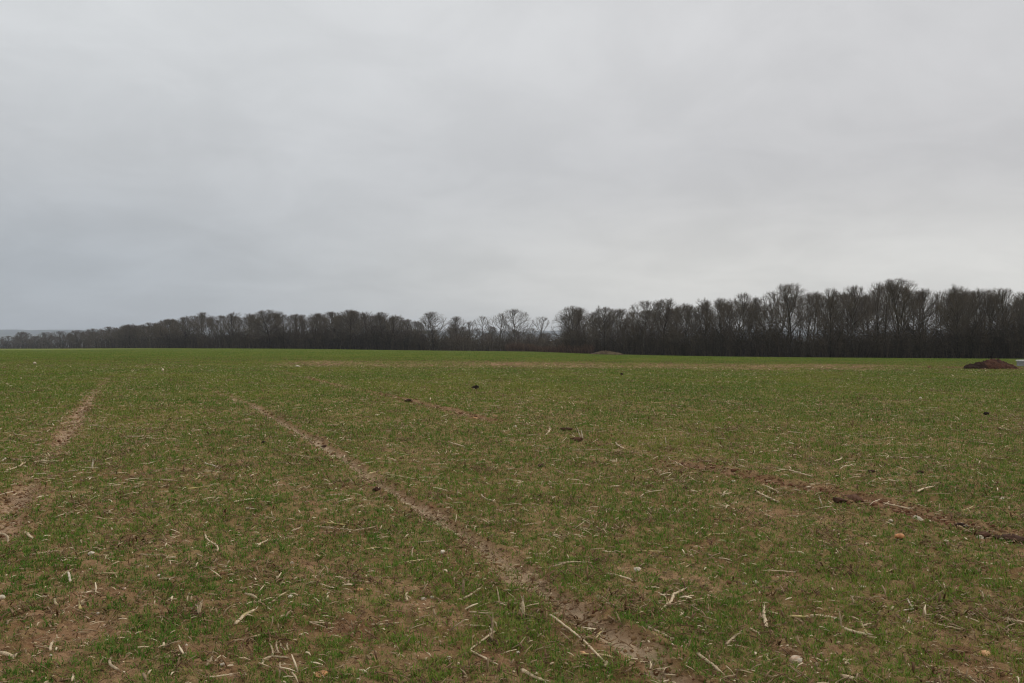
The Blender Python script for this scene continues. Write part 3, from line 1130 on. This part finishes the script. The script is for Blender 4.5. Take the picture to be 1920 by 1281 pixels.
def lumpy(seed, sub=3, amp=.22, squash=(1, 1, .75), freq=1.7):
    import bmesh
    bm = bmesh.new()
    bmesh.ops.create_icosphere(bm, subdivisions=sub, radius=1)
    co = np.array([v.co[:] for v in bm.verts])
    tri = np.array([[v.index for v in f.verts] for f in bm.faces])
    bm.free()
    n = fbm(co[:, 0] * freq + co[:, 2] * .7 + seed, co[:, 1] * freq - co[:, 2] * 1.1 + seed, seed, 3, .55) - .5
    n2 = vnoise(co[:, 0] * 3.1 + co[:, 2] * 2.3 + seed, co[:, 1] * 3.3 + co[:, 2] * 1.9, seed + 5) - .5
    co = co * (1 + amp * 2 * n + amp * .7 * n2)[:, None]
    # facets: clip along a few planes so stones look broken
    rs = np.random.RandomState(seed)
    for _ in range(5):
        d = rs.normal(size=3)
        d /= np.linalg.norm(d)
        k = co @ d
        lim = rs.uniform(.55, .85)
        co = co - np.clip(k - lim, 0, None)[:, None] * d[None] * .85
    return co * np.array(squash), tri


STONE_MESH = {}


def stone(px, py, wpx, tint, label, name='stone', group=None, mat=None, hfac=.7, seed=None, cat='stone', sink=.45):
    x, y, z = at(px, py)
    r = wpx / 2 / F * y
    seed = int(px * 7 + py) % 1000 if seed is None else seed
    co, tri = lumpy(seed, 3, .2 if mat is None else .5, (1, .85, hfac), 1.7 if mat is None else 3.4)
    tv = np.clip(tint + .22 * (fbm(co[:, 0] * 1.5 + seed, co[:, 1] * 1.5 + co[:, 2], seed, 3) - .5), 0, 1)
    co = co * r
    z0 = co[:, 2].min()
    me = mesh_np(name, co - np.array([[0, 0, z0]]), [tri], mat or M_STONE, {'tint': tv}, mat is not None)
    o = link(name, me, None, (x, y, z - 2 * r * hfac * sink * .5))
    o.rotation_euler = (0, 0, (seed % 63) / 10)
    tag(o, label, cat, group)
    return o


def stalk_points(p0, p1, n, wob, rs):
    p0, p1 = np.asarray(p0), np.asarray(p1)
    t = np.linspace(0, 1, n)[:, None]
    pts = p0 + (p1 - p0) * t
    L = np.linalg.norm(p1 - p0)
    pr = np.cross((p1 - p0) / (L + 1e-9), [0, 0, 1.0])
    if np.linalg.norm(pr) < .2:
        pr = np.array([1.0, 0, 0])
    bow = rs.normal() * wob * L
    return pts + pr * (np.sin(t * math.pi) * bow) + rs.normal(0, wob * .12 * L, (n, 3)) * np.array([1, 1, .4])


def add_stalk(T, a, b, r, tint, rs, wob=.05, sides=7, leaf=False, ragged=True):
    """maize stalk piece from a to b (world), with swollen nodes, and a split end"""
    a, b = np.asarray(a, float), np.asarray(b, float)
    L = np.linalg.norm(b - a)
    n = max(6, int(L / .018))
    n = min(n, 40)
    pts = stalk_points(a, b, n, wob, rs)
    s = np.linspace(0, L, n)
    rad = r * np.linspace(1.0, .82, n)
    node = .10 if r > .006 else .07
    ph = rs.uniform(0, node)
    d = np.abs(((s - ph + node / 2) % node) - node / 2)
    rad = rad * (1 + .28 * np.exp(-(d / .008) ** 2))
    rad[-1] *= .55
    rad[0] *= .8
    T.add(pts, rad, sides, True, rs.uniform(.65, 1), tint)
    ax = (b - a) / (L + 1e-9)
    if ragged:
        for _ in range(3):                            # fibres hanging out of the broken end
            q = pts[-1] + rs.normal(0, r * .4, 3)
            T.add([q, q + ax * r * rs.uniform(1.5, 4) + rs.normal(0, r * .8, 3)], [r * .28, r * .06], 3, False, val=min(1, tint + .1))
    if leaf:                                          # a torn leaf sheath peeling off
        k = rs.randint(n // 4, max(n // 4 + 1, n - 2))
        q = pts[k]
        side = np.cross(ax, [0, 0, 1.0])
        side /= np.linalg.norm(side) + 1e-9
        m = 8
        t = np.linspace(0, 1, m)
        LL = L * rs.uniform(.35, .7)
        sg = rs.choice([-1, 1])
        cur = q + ax * (t * LL * .8)[:, None] + side * sg * (t ** 1.6 * LL * .45)[:, None] + np.array([0, 0, 1])[None] * (r * np.sin(t * 3) * 1.5)[:, None]
        T.ribbon(cur, r * 1.1 * (1 - t * .8), side, max(0, tint - .15), cup=.4)


def ground_pt(px, py, lift=.012):
    x, y, z = at(px, py)
    return np.array([x, y, z + lift])


TINT = dict(pale=.85, buff=.5, white=.97, yellow=.72, brown=.12, tan=.36)


def stalk(label, pts, r=7, tint='pale', cat='maize stalk', group='maize stalks lying in the field', name='maize_stalk', leaf=False, extra=(), wob=.05):
    """pts: photo points lying on the ground; extra: more polylines of the same piece"""
    rs = np.random.RandomState(abs(int(pts[0][0] * 13 + pts[0][1] * 7)) % 99991)
    T = Tubes()
    r = r * 1.2 / 1000
    tv = TINT[tint]
    P = [ground_pt(a[0], a[1], r * .7 + .013) for a in pts]
    for k, (a, b) in enumerate(zip(P[:-1], P[1:])):
        add_stalk(T, a, b, r * (1 - .12 * k), tv, rs, wob, leaf=leaf and k == 0, ragged=k == len(P) - 2)
    for line in extra:
        Q = [ground_pt(a[0], a[1], r * .7 + .013) for a in line]
        for a, b in zip(Q[:-1], Q[1:]):
            add_stalk(T, a, b, r * .7, max(0, tv - .06), rs, wob)
    org = P[0] * np.array([1, 1, 0]) + np.array([0, 0, zat(P[0][0], P[0][1])])
    o = link(name, T.mesh(name, M_STALK, True, org), None, org)
    tag(o, label, cat, group)
    LAND.append((org[0], org[1], label))
    return o


def stub(label, base, tips, r=8, tint='pale', roots=True, leaf=False, group='upright maize stubs'):
    """cut stub still standing in its root ball: tips are photo points straight above the base"""
    rs = np.random.RandomState(abs(int(base[0] * 11 + base[1] * 5)) % 99991)
    x, y, z = at(*base)
    root = bpy.data.objects.new('maize_stub', None)
    COL.objects.link(root)
    root.location = (x, y, z)
    r = r / 1000
    for k, tp in enumerate(tips):
        T = Tubes()
        tx, tz = (tp[0] - base[0]) / F * y, max(.02, (base[1] - tp[1]) / F * y)
        b0 = np.array([(k - (len(tips) - 1) / 2) * r * 1.6, 0, -.01])
        add_stalk(T, b0, np.array([tx, rs.normal() * .15 * tz, tz]), r, TINT[tint], rs, .03, leaf=leaf and k == 0)
        link('stalk', T.mesh('stalk', M_STALK), root)
    if roots:
        T = Tubes()
        for _ in range(16):
            az = rs.uniform(0, 6.28)
            L = rs.uniform(.025, .075)
            e = np.array([math.cos(az), math.sin(az), 0]) * L
            T.add([[0, 0, .022], e * .5 + np.array([0, 0, .022 + rs.uniform(-.005, .012)]), e + np.array([0, 0, -.004])], [.004, .003, .0012], 4, False, val=rs.uniform(.2, 1))
        co, tri = lumpy(int(base[0]) % 97, 2, .35, (1, 1, .5), 2.2)
        co = co * .028 + np.array([0, 0, .004])
        v = np.concatenate(T.v + [co])
        off = T.n
        link('roots', mesh_np('roots', v, [np.concatenate(T.q), tri + off], M_ROOT, {'tint': np.concatenate(T.c + [np.full(len(co), .15)])}, True), root)
    tag(root, label, 'maize stub', group)
    LAND.append((x, y, label))
    return root


# ---- foreground, left part
stalk('straight pale stalk lying aslant at the lower left, left of the pronged root', [(442, 1185), (478, 1155)], 8, leaf=True)
stub('short grey forked stub at the lower left beside a strong grass tuft', (373, 1157), [(377, 1131), (370, 1136)], 9)
stalk('long thin buff stalk lying crosswise on the brown strip at the left', [(263, 1045), (312, 1048)], 6, 'buff')
stalk('broken stalk bent at a pale joint, tip pointing up left', [(385, 1005), (398, 1020), (408, 1041)], 6, 'pale')
stalk('short thick stalk end beside a pale root at the left edge', [(48, 1003), (60, 1017)], 10, 'pale')
stalk('stalk end poking in from the left edge below the left track', [(-8, 998), (14, 1017)], 8, 'buff')
stalk('small upright-looking pale chip at the left, below a bleached husk', [(132, 1101), (128, 1084)], 7, 'white')
stalk('short pale piece slanting up to the right in the left middle', [(483, 1028), (503, 1016)], 7, 'pale')
stalk('slim pale piece slanting steeply beside brown leaves', [(546, 996), (566, 981)], 7, 'buff')
stalk('thin stick near the lower left corner leaning to the right', [(94, 1230), (99, 1207)], 6, 'pale')
stalk('bleached root with several upright prongs at the lower left', [(492, 1248), (510, 1237), (541, 1243)], 6, 'buff', extra=[[(510, 1237), (504, 1213)], [(522, 1232), (519, 1211)], [(536, 1231), (526, 1214)], [(541, 1230), (539, 1213)]])
stalk('grey stalk end on dark soil in the lower left corner', [(0, 1232), (25, 1238)], 9, 'pale')
stalk('reddish stick pointing away, near the bottom left of centre', [(388, 1263), (398, 1240)], 6, 'tan', leaf=True)
stalk('stubby reddish stalk piece above the straight pale stalk', [(459, 1120), (482, 1126)], 9, 'buff')
stalk('thin straw almost touching the stubby reddish piece', [(466, 1133), (503, 1125)], 4, 'buff')
stalk('short white straw beside a blunt white chip at the left', [(298, 1092), (320, 1093)], 6, 'pale')
stalk('forked grey straw open to the right, left of the foreground root clump', [(580, 1184), (626, 1174)], 5, 'buff', extra=[[(580, 1184), (622, 1186)]])
stalk('thin bleached straw along the bottom edge at the left', [(386, 1276), (430, 1272)], 5, 'pale')
stalk('slanting brown husk strip in the lower left', [(60, 1052), (98, 1042)], 7, 'buff', leaf=True)
stalk('thin twig below the left track pointing down right', [(180, 1022), (193, 1034)], 5, 'buff')
stalk('tapered straw beside the lower left grass tufts', [(590, 986), (622, 990)], 5, 'pale')
# ---- foreground, middle
stalk('long zigzag stalk with a sharp elbow left of the root clump at bottom centre', [(928, 1190), (880, 1221), (926, 1246)], 6, 'pale', wob=.02)
stub('uprooted maize root clump with one thin upright stem at bottom centre', (926, 1206), [(924, 1160), (918, 1187)], 7, 'tan', True, True)
stub('pointed pale stub standing on its roots right of the root clump', (982, 1160), [(980, 1127)], 11, 'pale')
stalk('long thin stalk running down right across the middle track', [(1032, 1173), (1092, 1217), (1137, 1252)], 6, 'pale', wob=.02)
stalk('pale stick leaning against the lower end of the long thin stalk', [(1135, 1256), (1149, 1211)], 6, 'pale')
stalk('straight stalk on bare soil right of the middle track at the bottom', [(1208, 1186), (1256, 1203)], 8, 'pale')
stalk('greyish stalk slanting up right above the root clump', [(870, 1126), (901, 1106)], 7, 'buff')
stub('thin pale stem standing above the root clump', (937, 1134), [(932, 1100)], 5, 'pale', False)
stalk('thin curved straw between the standing stem and the pointed stub', [(926, 1133), (972, 1136)], 4, 'buff', wob=.12)
stub('brown leafy stub left of the standing thin stem', (869, 1116), [(870, 1088)], 9, 'tan', False, True)
stalk('long gnarled root-like branch on the grass right of centre', [(1034, 1063), (1062, 1060), (1112, 1054)], 7, 'buff', extra=[[(1062, 1060), (1048, 1055)]], leaf=True, wob=.1)
stalk('thin straw right of the gnarled branch slanting down right', [(1138, 1080), (1182, 1093)], 7, 'pale')
stalk('yellow-green flattened stalk crosswise right of centre', [(1194, 1032), (1242, 1037)], 7, 'yellow')
stalk('light straw high on the slope right of the middle track', [(980, 984), (1006, 981)], 6, 'buff')
stalk('long wavy thin straw in three bends left of the middle track', [(612, 990), (662, 1001), (704, 992)], 5, 'buff', wob=.08)
stalk('crooked thick stalk right of the middle track pointing up right', [(1243, 1146), (1262, 1128), (1284, 1113)], 8, 'pale', leaf=True)
stalk('thick pale stalk cut by the bottom edge at the centre', [(978, 1264), (1022, 1281)], 9, 'pale')
stalk('flat pale straw left of the pointed stub', [(872, 1180), (908, 1180)], 6, 'buff')
stalk('two-piece straw just above the root clump', [(880, 1154), (922, 1165)], 6, 'buff', leaf=True)
stalk('knotty straw on bare soil left of the bottom centre clump', [(696, 1178), (722, 1176), (750, 1180)], 6, 'buff', leaf=True)
stalk('short straw directly left of the middle track at half depth', [(783, 1017), (815, 1016)], 6, 'buff')
stalk('small brown stick leaning left of the middle track', [(773, 1043), (776, 1028)], 5, 'tan')
stalk('thin reddish straw crossing the middle track near the bottom', [(1080, 1165), (1130, 1180)], 5, 'tan')
# ---- foreground, right
stalk('thick blunt stalk pointing away in the lower right field', [(1437, 1179), (1432, 1137)], 9, 'pale')
stalk('pale cylinder of stalk with a clean cut end at the lower right', [(1520, 1161), (1562, 1160)], 9, 'pale', wob=.01)
stalk('yellowish stalk lying end to end with the pale cylinder', [(1482, 1163), (1511, 1161)], 8, 'yellow', wob=.02)
stub('thin greenish stem standing left of the angled stalk pair', (1578, 1181), [(1576, 1150)], 6, 'buff', False)
stalk('stalk with a stick joined at an angle at the lower right', [(1583, 1185), (1626, 1191)], 8, 'pale', extra=[[(1626, 1190), (1615, 1171)]])
stalk('hooked white twig in the right foreground', [(1701, 1124), (1713, 1142), (1693, 1148)], 5, 'white', wob=.02)
stub('tiny pale stem standing at the right edge of the foreground', (1846, 1124), [(1842, 1107)], 6, 'pale', False)
stalk('thin straw leaving through the right edge', [(1887, 1169), (1924, 1175)], 6, 'pale')
stalk('long flattened stalk slanting down right near the bottom, left of the white stone', [(1308, 1234), (1352, 1268)], 8, 'buff')
stalk('stalk cut by the bottom edge right of the white stone', [(1577, 1272), (1624, 1280)], 9, 'pale')
stalk('thin straight straw above the white flints on the right', [(1438, 1075), (1487, 1076)], 5, 'pale')
stalk('short brown-ended stick slanting at the bottom right', [(1818, 1263), (1832, 1276)], 6, 'buff')
stalk('thin straw at right foreground slanting down right', [(1816, 1148), (1832, 1158)], 6, 'buff')
stalk('bent straw on the earth left of the white stone', [(1362, 1216), (1384, 1198)], 6, 'buff', leaf=True)
stalk('pale sliver left of the white stone', [(1406, 1185), (1422, 1189)], 6, 'pale')
# ---- middle distance, left
stalk('pale straight straw with a dark end, alone on the left green', [(323, 788), (366, 792)], 9, 'yellow', wob=.02)
stalk('short pale straw below the dark-ended straw', [(239, 821), (266, 823)], 9, 'pale')
stalk('long stalk slanting up to the right across the left track', [(12, 885), (48, 872)], 10, 'pale', leaf=True)
stalk('flat stalk lying crosswise on the left track', [(24, 866), (66, 866)], 9, 'pale')
stalk('broad pale stalk on the right flank of the left track', [(64, 871), (92, 860)], 11, 'buff', leaf=True)
stalk('stalk end at the left edge beside the left track', [(-4, 869), (10, 861)], 10, 'white')
stalk('thin straw left of the left track', [(52, 830), (88, 830)], 7, 'buff')
stalk('straight straw pointing right out of the left track', [(142, 817), (166, 818)], 8, 'pale')
stub('little white stub right of the left track', (173, 877), [(174, 865)], 12, 'white', False)
stalk('curved white straw in the left middle', [(385, 868), (398, 874), (411, 878)], 8, 'white')
stalk('straw aslant left of the middle track, near brown leaves', [(439, 948), (476, 942)], 8, 'pale')
stalk('flat straw right of the left track beside green tufts', [(114, 888), (146, 890)], 8, 'buff')
stalk('thin light straw between the left and middle tracks', [(533, 854), (577, 855)], 6, 'pale')
stalk('bright little straw below the dark-ended straw, to its right', [(359, 809), (376, 808)], 9, 'pale')
stalk('greyish straw on bare patch between left and middle tracks', [(300, 906), (330, 906)], 7, 'buff')
stalk('double straw at the right of the left track', [(168, 800), (195, 803)], 8, 'buff', extra=[[(172, 806), (192, 799)]])
stub('bright upright straw pair far up the left field', (333, 731), [(330, 722), (336, 724)], 11, 'pale', False)
stalk('straw slanting down on the far left green', [(235, 745), (247, 764)], 6, 'tan')
# ---- middle distance, centre and right
stub('two thin stems standing side by side below the dark clod', (880, 763), [(875, 748), (882, 750)], 9, 'pale', False)
stub('two tall pale stems leaning on the dark clod of the right track', (1092, 825), [(1082, 802), (1090, 807)], 10, 'white', False)
stub('single stem leaning left on the green right of centre', (1231, 780), [(1223, 766)], 10, 'pale', False)
stalk('straight straw left of the right track, centre', [(844, 831), (871, 838)], 9, 'pale')
stalk('bright straw on red soil of the right track', [(1155, 832), (1169, 843)], 10, 'pale')
stalk('flat straw just left of the dark clod of the right track', [(988, 818), (1012, 814)], 9, 'buff')
stalk('pale stick rising from red earth left of the leaning stems', [(1024, 816), (1031, 803)], 10, 'pale')
stalk('long thin straw below the leaning stems', [(1068, 846), (1137, 847)], 6, 'buff')
stub('small pale stem standing in grass right of centre', (1121, 906), [(1125, 893)], 8, 'pale', False)
stalk('dull straw aslant between the middle and right tracks', [(903, 929), (928, 942)], 8, 'buff')
stub('tiny white stem right of the red patch of the right track', (1249, 834), [(1247, 820)], 9, 'white', False)
stalk('thin straight stalk lying far right on the green', [(1818, 830), (1863, 837)], 10, 'pale', wob=.02)
stalk('stout pale stalk slanting up right beyond the right track', [(1722, 927), (1750, 916)], 10, 'pale')
stalk('thin stalk slanting down right beyond the right track', [(1480, 885), (1522, 899)], 8, 'pale', wob=.02)
stalk('stalk lying down right along the near side of the right track', [(1416, 922), (1456, 943)], 8, 'pale')
stalk('longest stalk of the right track, lying beside the red clod', [(1630, 935), (1706, 958)], 9, 'pale', wob=.02)
stub('short pale stump left of the red clod', (1542, 946), [(1536, 931)], 10, 'white', False)
stalk('flat pale stalk on the red soil of the right track', [(1283, 874), (1320, 878)], 10, 'pale')
stalk('bright little stick aslant in the right field', [(1564, 869), (1577, 858)], 9, 'pale')
stalk('straw lying crosswise in the far right field', [(1710, 860), (1738, 860)], 8, 'buff')
stalk('forked bleached straw near the right edge', [(1874, 802), (1896, 807)], 9, 'pale', extra=[[(1896, 807), (1892, 797)]])
stalk('dim long straw far right below the black clod', [(1818, 788), (1852, 788)], 8, 'buff')
stalk('level straw in the far right field left of the black clod', [(1733, 770), (1762, 770)], 9, 'buff')
stalk('short level straw in the right half of the green', [(1478, 813), (1502, 816)], 10, 'pale')
stalk('faint straw in the far middle of the field', [(1100, 703), (1120, 706)], 16, 'buff')
stub('pale stem pair far off on the right', (1805, 738), [(1800, 724), (1808, 730)], 13, 'buff', False)
stalk('straw touching the left flank of the right track', [(1330, 894), (1347, 888)], 8, 'buff')

# ---- stones
G1, G2 = 'white flints in the field', 'orange stones in the field'
stone(1494, 1238, 28, .62, 'big white stone with yellow stain at the bottom right', hfac=.6, sink=.1)
stone(1488, 1228, 5, .9, 'tiny orange chip touching the big white stone', group=G2)
stone(1687, 1010, 19, .84, 'bright orange stone near the right track', group=G2, sink=.1)
stone(1847, 1229, 22, .95, 'dull orange stone in the lower right corner', group=G2, hfac=.5)
stone(1720, 982, 20, .42, 'grey-white stone lying in the right track', group=G1, sink=.1)
stone(1838, 1013, 14, .40, 'pale stone beside the end of the right track at the right edge', group=G1)
stone(1670, 980, 10, .35, 'small grey stone left of the grey-white stone', group=G1)
stone(1417, 1090, 13, .60, 'white flint left of the pair on the right', group=G1)
stone(1487, 1087, 7, .65, 'tiny white chip right of the thin straight straw', group=G1)
stone(1616, 1096, 15, .58, 'flat white flint right of the thin straight straw', group=G1, hfac=.4)
stone(1396, 1098, 12, .40, 'cream stone below the white flint', group=G1)
stone(1195, 1075, 15, .64, 'white flint right of the gnarled branch', group=G1, sink=.1)
stone(863, 979, 8, .68, 'bright white chip beside the middle track', group=G1)
stone(831, 1037, 12, .52, 'pale stone left of the middle track', group=G1)
stone(674, 1107, 18, .92, 'pinkish orange stone left of centre', group=G2, hfac=.5)
stone(664, 1096, 7, .60, 'small white stone above the pinkish one', group=G1)
stone(794, 1126, 11, .45, 'left stone of a row of three pale pebbles', group=G1)
stone(810, 1119, 9, .50, 'middle stone of a row of three pale pebbles', group=G1)
stone(826, 1127, 9, .40, 'right stone of a row of three pale pebbles', group=G1)
stone(684, 1077, 7, .95, 'small orange pebble left of centre', group=G2)
stone(842, 1235, 11, .55, 'pale oblong maize cob end near the bottom, left of the root clump', hfac=.8)
stone(785, 1210, 6, .5, 'little pale pebble left of the pale cob end', group=G1)
stone(1092, 1232, 13, .97, 'orange-cream stone beside the long thin stalk', group=G2)
stone(972, 1227, 9, .55, 'white pebble right of the root clump', group=G1)
stone(417, 1252, 12, .55, 'rounded white stone at the bottom left', group=G1, sink=.1)
stone(233, 1106, 8, .68, 'bright white chip in the left foreground', group=G1, sink=.1)
stone(195, 1170, 7, .70, 'whitest small chip in the lower left foreground', group=G1, sink=.05)
stone(172, 1045, 15, .55, 'pair-lobed white flint at the left', group=G1)
stone(276, 1065, 8, .5, 'faint white stone on the brown strip', group=G1)
stone(298, 1085, 7, .5, 'blunt white chip beside the short white straw', group=G1, hfac=1.0, sink=.05)
stone(545, 1121, 12, .62, 'cream stone among brown leaves left of centre', group=G1)
stone(548, 1057, 9, .52, 'pale stone above the brown leaves', group=G1)
stone(2, 1124, 16, .5, 'pale stone cut by the left edge', group=G1)
stone(183, 1149, 8, .45, 'dull white stone above the whitest chip', group=G1)
stone(349, 1218, 7, .5, 'small pale stone at the lower left, right of the thin stick', group=G1)
stone(96, 1235, 6, .6, 'small pale pebble at the foot of the thin stick', group=G1)
stone(602, 1274, 34, .88, 'flat orange stone cut by the bottom edge', group=G2, hfac=.22)
stone(65, 684, 7, .35, 'whitish boulder far off at the left', group=G1, hfac=.9, sink=.05)
stone(305, 697, 5, .62, 'far white stone on the left green', group=G1, hfac=1.2, sink=.05)
stone(1122, 900, 8, .70, 'bright white chip in the grass right of centre', group=G1)
stone(1148, 915, 6, .68, 'smaller white chip below the bright one right of centre', group=G1)
stone(732, 796, 6, .66, 'white chip in the middle of the far green', group=G1)
stone(691, 790, 4, .66, 'tiny white chip left of the far middle one', group=G1)
stone(890, 783, 14, .90, 'flat orange stone in the right track, far middle', group=G2, hfac=.4)
stone(966, 802, 6, .55, 'pale stone left of the dark clod of the right track', group=G1)
stone(1240, 835, 7, .5, 'pale stone right of the red patch', group=G1)
stone(1803, 797, 6, .66, 'bright white stone far right', group=G1, hfac=.9)
stone(1726, 748, 6, .6, 'far white stone right of centre on the green', group=G1, hfac=.9)
stone(1672, 860, 7, .45, 'pale stone in the right field', group=G1)
stone(1375, 905, 9, .45, 'pale lump on the right track', group=G1)
stone(1880, 935, 8, .6, 'white stone near the right edge above the right track', group=G1)
stone(1895, 1258, 7, .5, 'pale pebble in the lower right corner', group=G1)
stone(1704, 1165, 12, .42, 'buff pebble pair in the right foreground', group=G1)
stone(558, 688, 9, .4, 'pale rubble piece far off beyond the middle track', group=G1, hfac=.5)
stone(1286, 1252, 7, .55, 'pale pebble beside the bottom of the middle track', group=G1)
# stones lying on the heap
for (px, py, w, tv, lab) in ((1837, 692, 6.5, .5, 'pale stone at the foot of the red earth mound'), (1853, 687, 5.5, .55, 'pinkish white stone on the left flank of the red earth mound')):
    o = stone(px, py, w, tv, lab, hfac=.8, sink=.0)
    if py < 690:
        o.location = (o.location.x - 0.05, MND[2] - MND[4] * .42, MND[3] + .14)
# ---- clods
G3 = 'dark clods in the field'
KW = dict(name='clod', mat=M_CLOD, cat='clod', group=G3)
stone(891, 730, 16, .06, 'almost black clod alone on the far green', hfac=.5, sink=.1, **KW)
stone(1850, 778, 11, .02, 'black clod in the far right field', hfac=.8, sink=.1, **KW)
stone(1600, 941, 44, .55, 'big red-brown clod on the right track', hfac=.42, sink=.15, **KW)
stone(1062, 808, 24, .38, 'dark clod of earth under the leaning pale stems', hfac=.33, sink=.1, **KW)
stone(1082, 828, 26, .5, 'brown clod just below the leaning pale stems', hfac=.25, sink=.15, **KW)
stone(1575, 945, 26, .35, 'dark lower clod left of the big red-brown one', hfac=.4, sink=.15, **KW)
stone(1800, 985, 32, .15, 'dark flat clod in the right track near the right edge', hfac=.3, sink=.2, **KW)
stone(1895, 1015, 46, .3, 'dark red clod at the right edge', hfac=.35, sink=.2, **KW)
stone(1845, 1010, 30, .45, 'red-brown crumbling clod left of the one at the right edge', hfac=.35, sink=.2, **KW)
stone(705, 925, 16, .27, 'small dark clod on the flank of the middle track', hfac=.6, sink=.1, **KW)
stone(495, 832, 9, .05, 'small black clod left of the middle track', hfac=.7, sink=.1, **KW)
stone(1015, 878, 16, .27, 'flat dark clod in the green right of the middle track', hfac=.4, sink=.15, **KW)
stone(1635, 886, 18, .27, 'flat dark clod in the right field', hfac=.3, sink=.15, **KW)
stone(1725, 888, 14, .27, 'little dark clod in the right field', hfac=.4, sink=.15, **KW)
stone(765, 755, 18, .25, 'reddish clod on the right track, far middle', hfac=.4, sink=.15, **KW)
stone(1285, 920, 12, .4, 'brown crumb heap below the right track', hfac=.6, sink=.1, **KW)
stone(608, 836, 12, .27, 'dark clod beside the upper middle track', hfac=.5, sink=.1, **KW)
stone(1166, 704, 7, .1, 'far dark clod on the stubble band', hfac=.8, sink=.1, **KW)

# ---- smaller straws, one by one, described by what they lie beside
pieces = []
for v in range(8):
    rs = np.random.RandomState(300 + v)
    T = Tubes()
    L = .16
    kink = v % 3 == 1
    if kink:
        m = np.array([L * .1, rs.uniform(-.04, .04), .012])
        add_stalk(T, [-L / 2, 0, .008], m, .0055, .8, rs, .05)
        add_stalk(T, m, [L / 2, rs.uniform(-.05, .05), .008], .005, .76, rs, .05)
    else:
        add_stalk(T, [-L / 2, 0, .008], [L / 2, 0, .010], .0055 + .001 * (v % 2), .55 + .4 * ((v * 37) % 10) / 10, rs, .06, leaf=v in (2, 5))
    pieces.append((('bent' if kink else 'leafy' if v in (2, 5) else 'straight'), T.mesh('straw', M_STALK)))
used = set()
cnt = 0
tries = 0
rr = random.Random(77)
while cnt < 175 and tries < 6000:
    tries += 1
    d = 4.2 * (26 / 4.2) ** rr.random()
    px = rr.uniform(10, 1910)
    x, y = (px - HX) / F * d, d
    if min(math.hypot(x - a, y - b) for a, b, _ in LAND) < .10:
        continue
    a, b, lab = min(LAND, key=lambda q: math.hypot((x - q[0]), (y - q[1]) * .6))
    v = rr.randrange(8)
    az = rr.uniform(0, math.pi)
    sx = rr.uniform(.5, 1.45)
    ln = 'tiny' if sx < .65 else 'short' if sx < .95 else 'longer'
    rel = ('beyond' if y > b + .25 else 'in front of' if y < b - .25 else 'right of' if x > a else 'left of')
    ref = ' '.join(w.strip(',') for w in lab.split()[:8])
    if ref.split()[-1] in ('the', 'a', 'of', 'in', 'at', 'on', 'with', 'and', 'to', 'its', 'by', 'left', 'right', 'up', 'one', 'several', 'lower', 'near', 'thin'):
        ref = ' '.join(w.strip(',') for w in lab.split()[:5])
    while ref.split()[-1] in ('the', 'a', 'of', 'in', 'at', 'on', 'with', 'and', 'to', 'its', 'by', 'left', 'right', 'up', 'one', 'several', 'lower', 'near', 'thin', 'beside', 'lying', 'pointing', 'end', 'piece', 'across', 'below', 'leaning', 'standing'):
        if len(ref.split()) <= 3:
            break
        ref = ' '.join(ref.split()[:-1])
    L = '%s %s straw %s the %s' % (ln, pieces[v][0], rel, ref)
    if L in used:
        continue
    used.add(L)
    o = link('straw', pieces[v][1], None, (x, y, zat(x, y)))
    o.rotation_euler = (rr.uniform(-.1, .1), rr.uniform(-.12, .12), az)
    g = 1 + max(0, d - 8) / 16
    o.scale = (sx * g, sx * g * .9 + .1, sx * g * .9 + .1)
    tag(o, L, 'straw', 'small straws lying on the field')
    cnt += 1

# ------------------------------------------------------------------ haze


def build_haze():
    lo, hi = -9000, 9000
    m, T, out = material('haze_air')
    v = T.n('ShaderNodeVolumePrincipled')
    v.inputs['Color'].default_value = (0.84, 0.91, 1.0, 1)
    v.inputs['Density'].default_value = 0.00011
    v.inputs['Anisotropy'].default_value = 0.2
    T.t.links.new(v.outputs[0], out.inputs[1])
    zt, zb = 190.0, -6.0
    c = [(x, y, z) for z in (zb, zt) for (x, y) in ((-8500, -8500), (8500, -8500), (8500, 8500), (-8500, 8500))]
    f = [(0, 3, 2, 1), (4, 5, 6, 7), (0, 1, 5, 4), (1, 2, 6, 5), (2, 3, 7, 6), (3, 0, 4, 7)]
    o = link('haze', mesh_np('haze', np.array(c), [np.array(f)], m))
    tag(o, 'thin grey haze in the air over field and woods', 'haze', None, 'stuff')


build_haze()
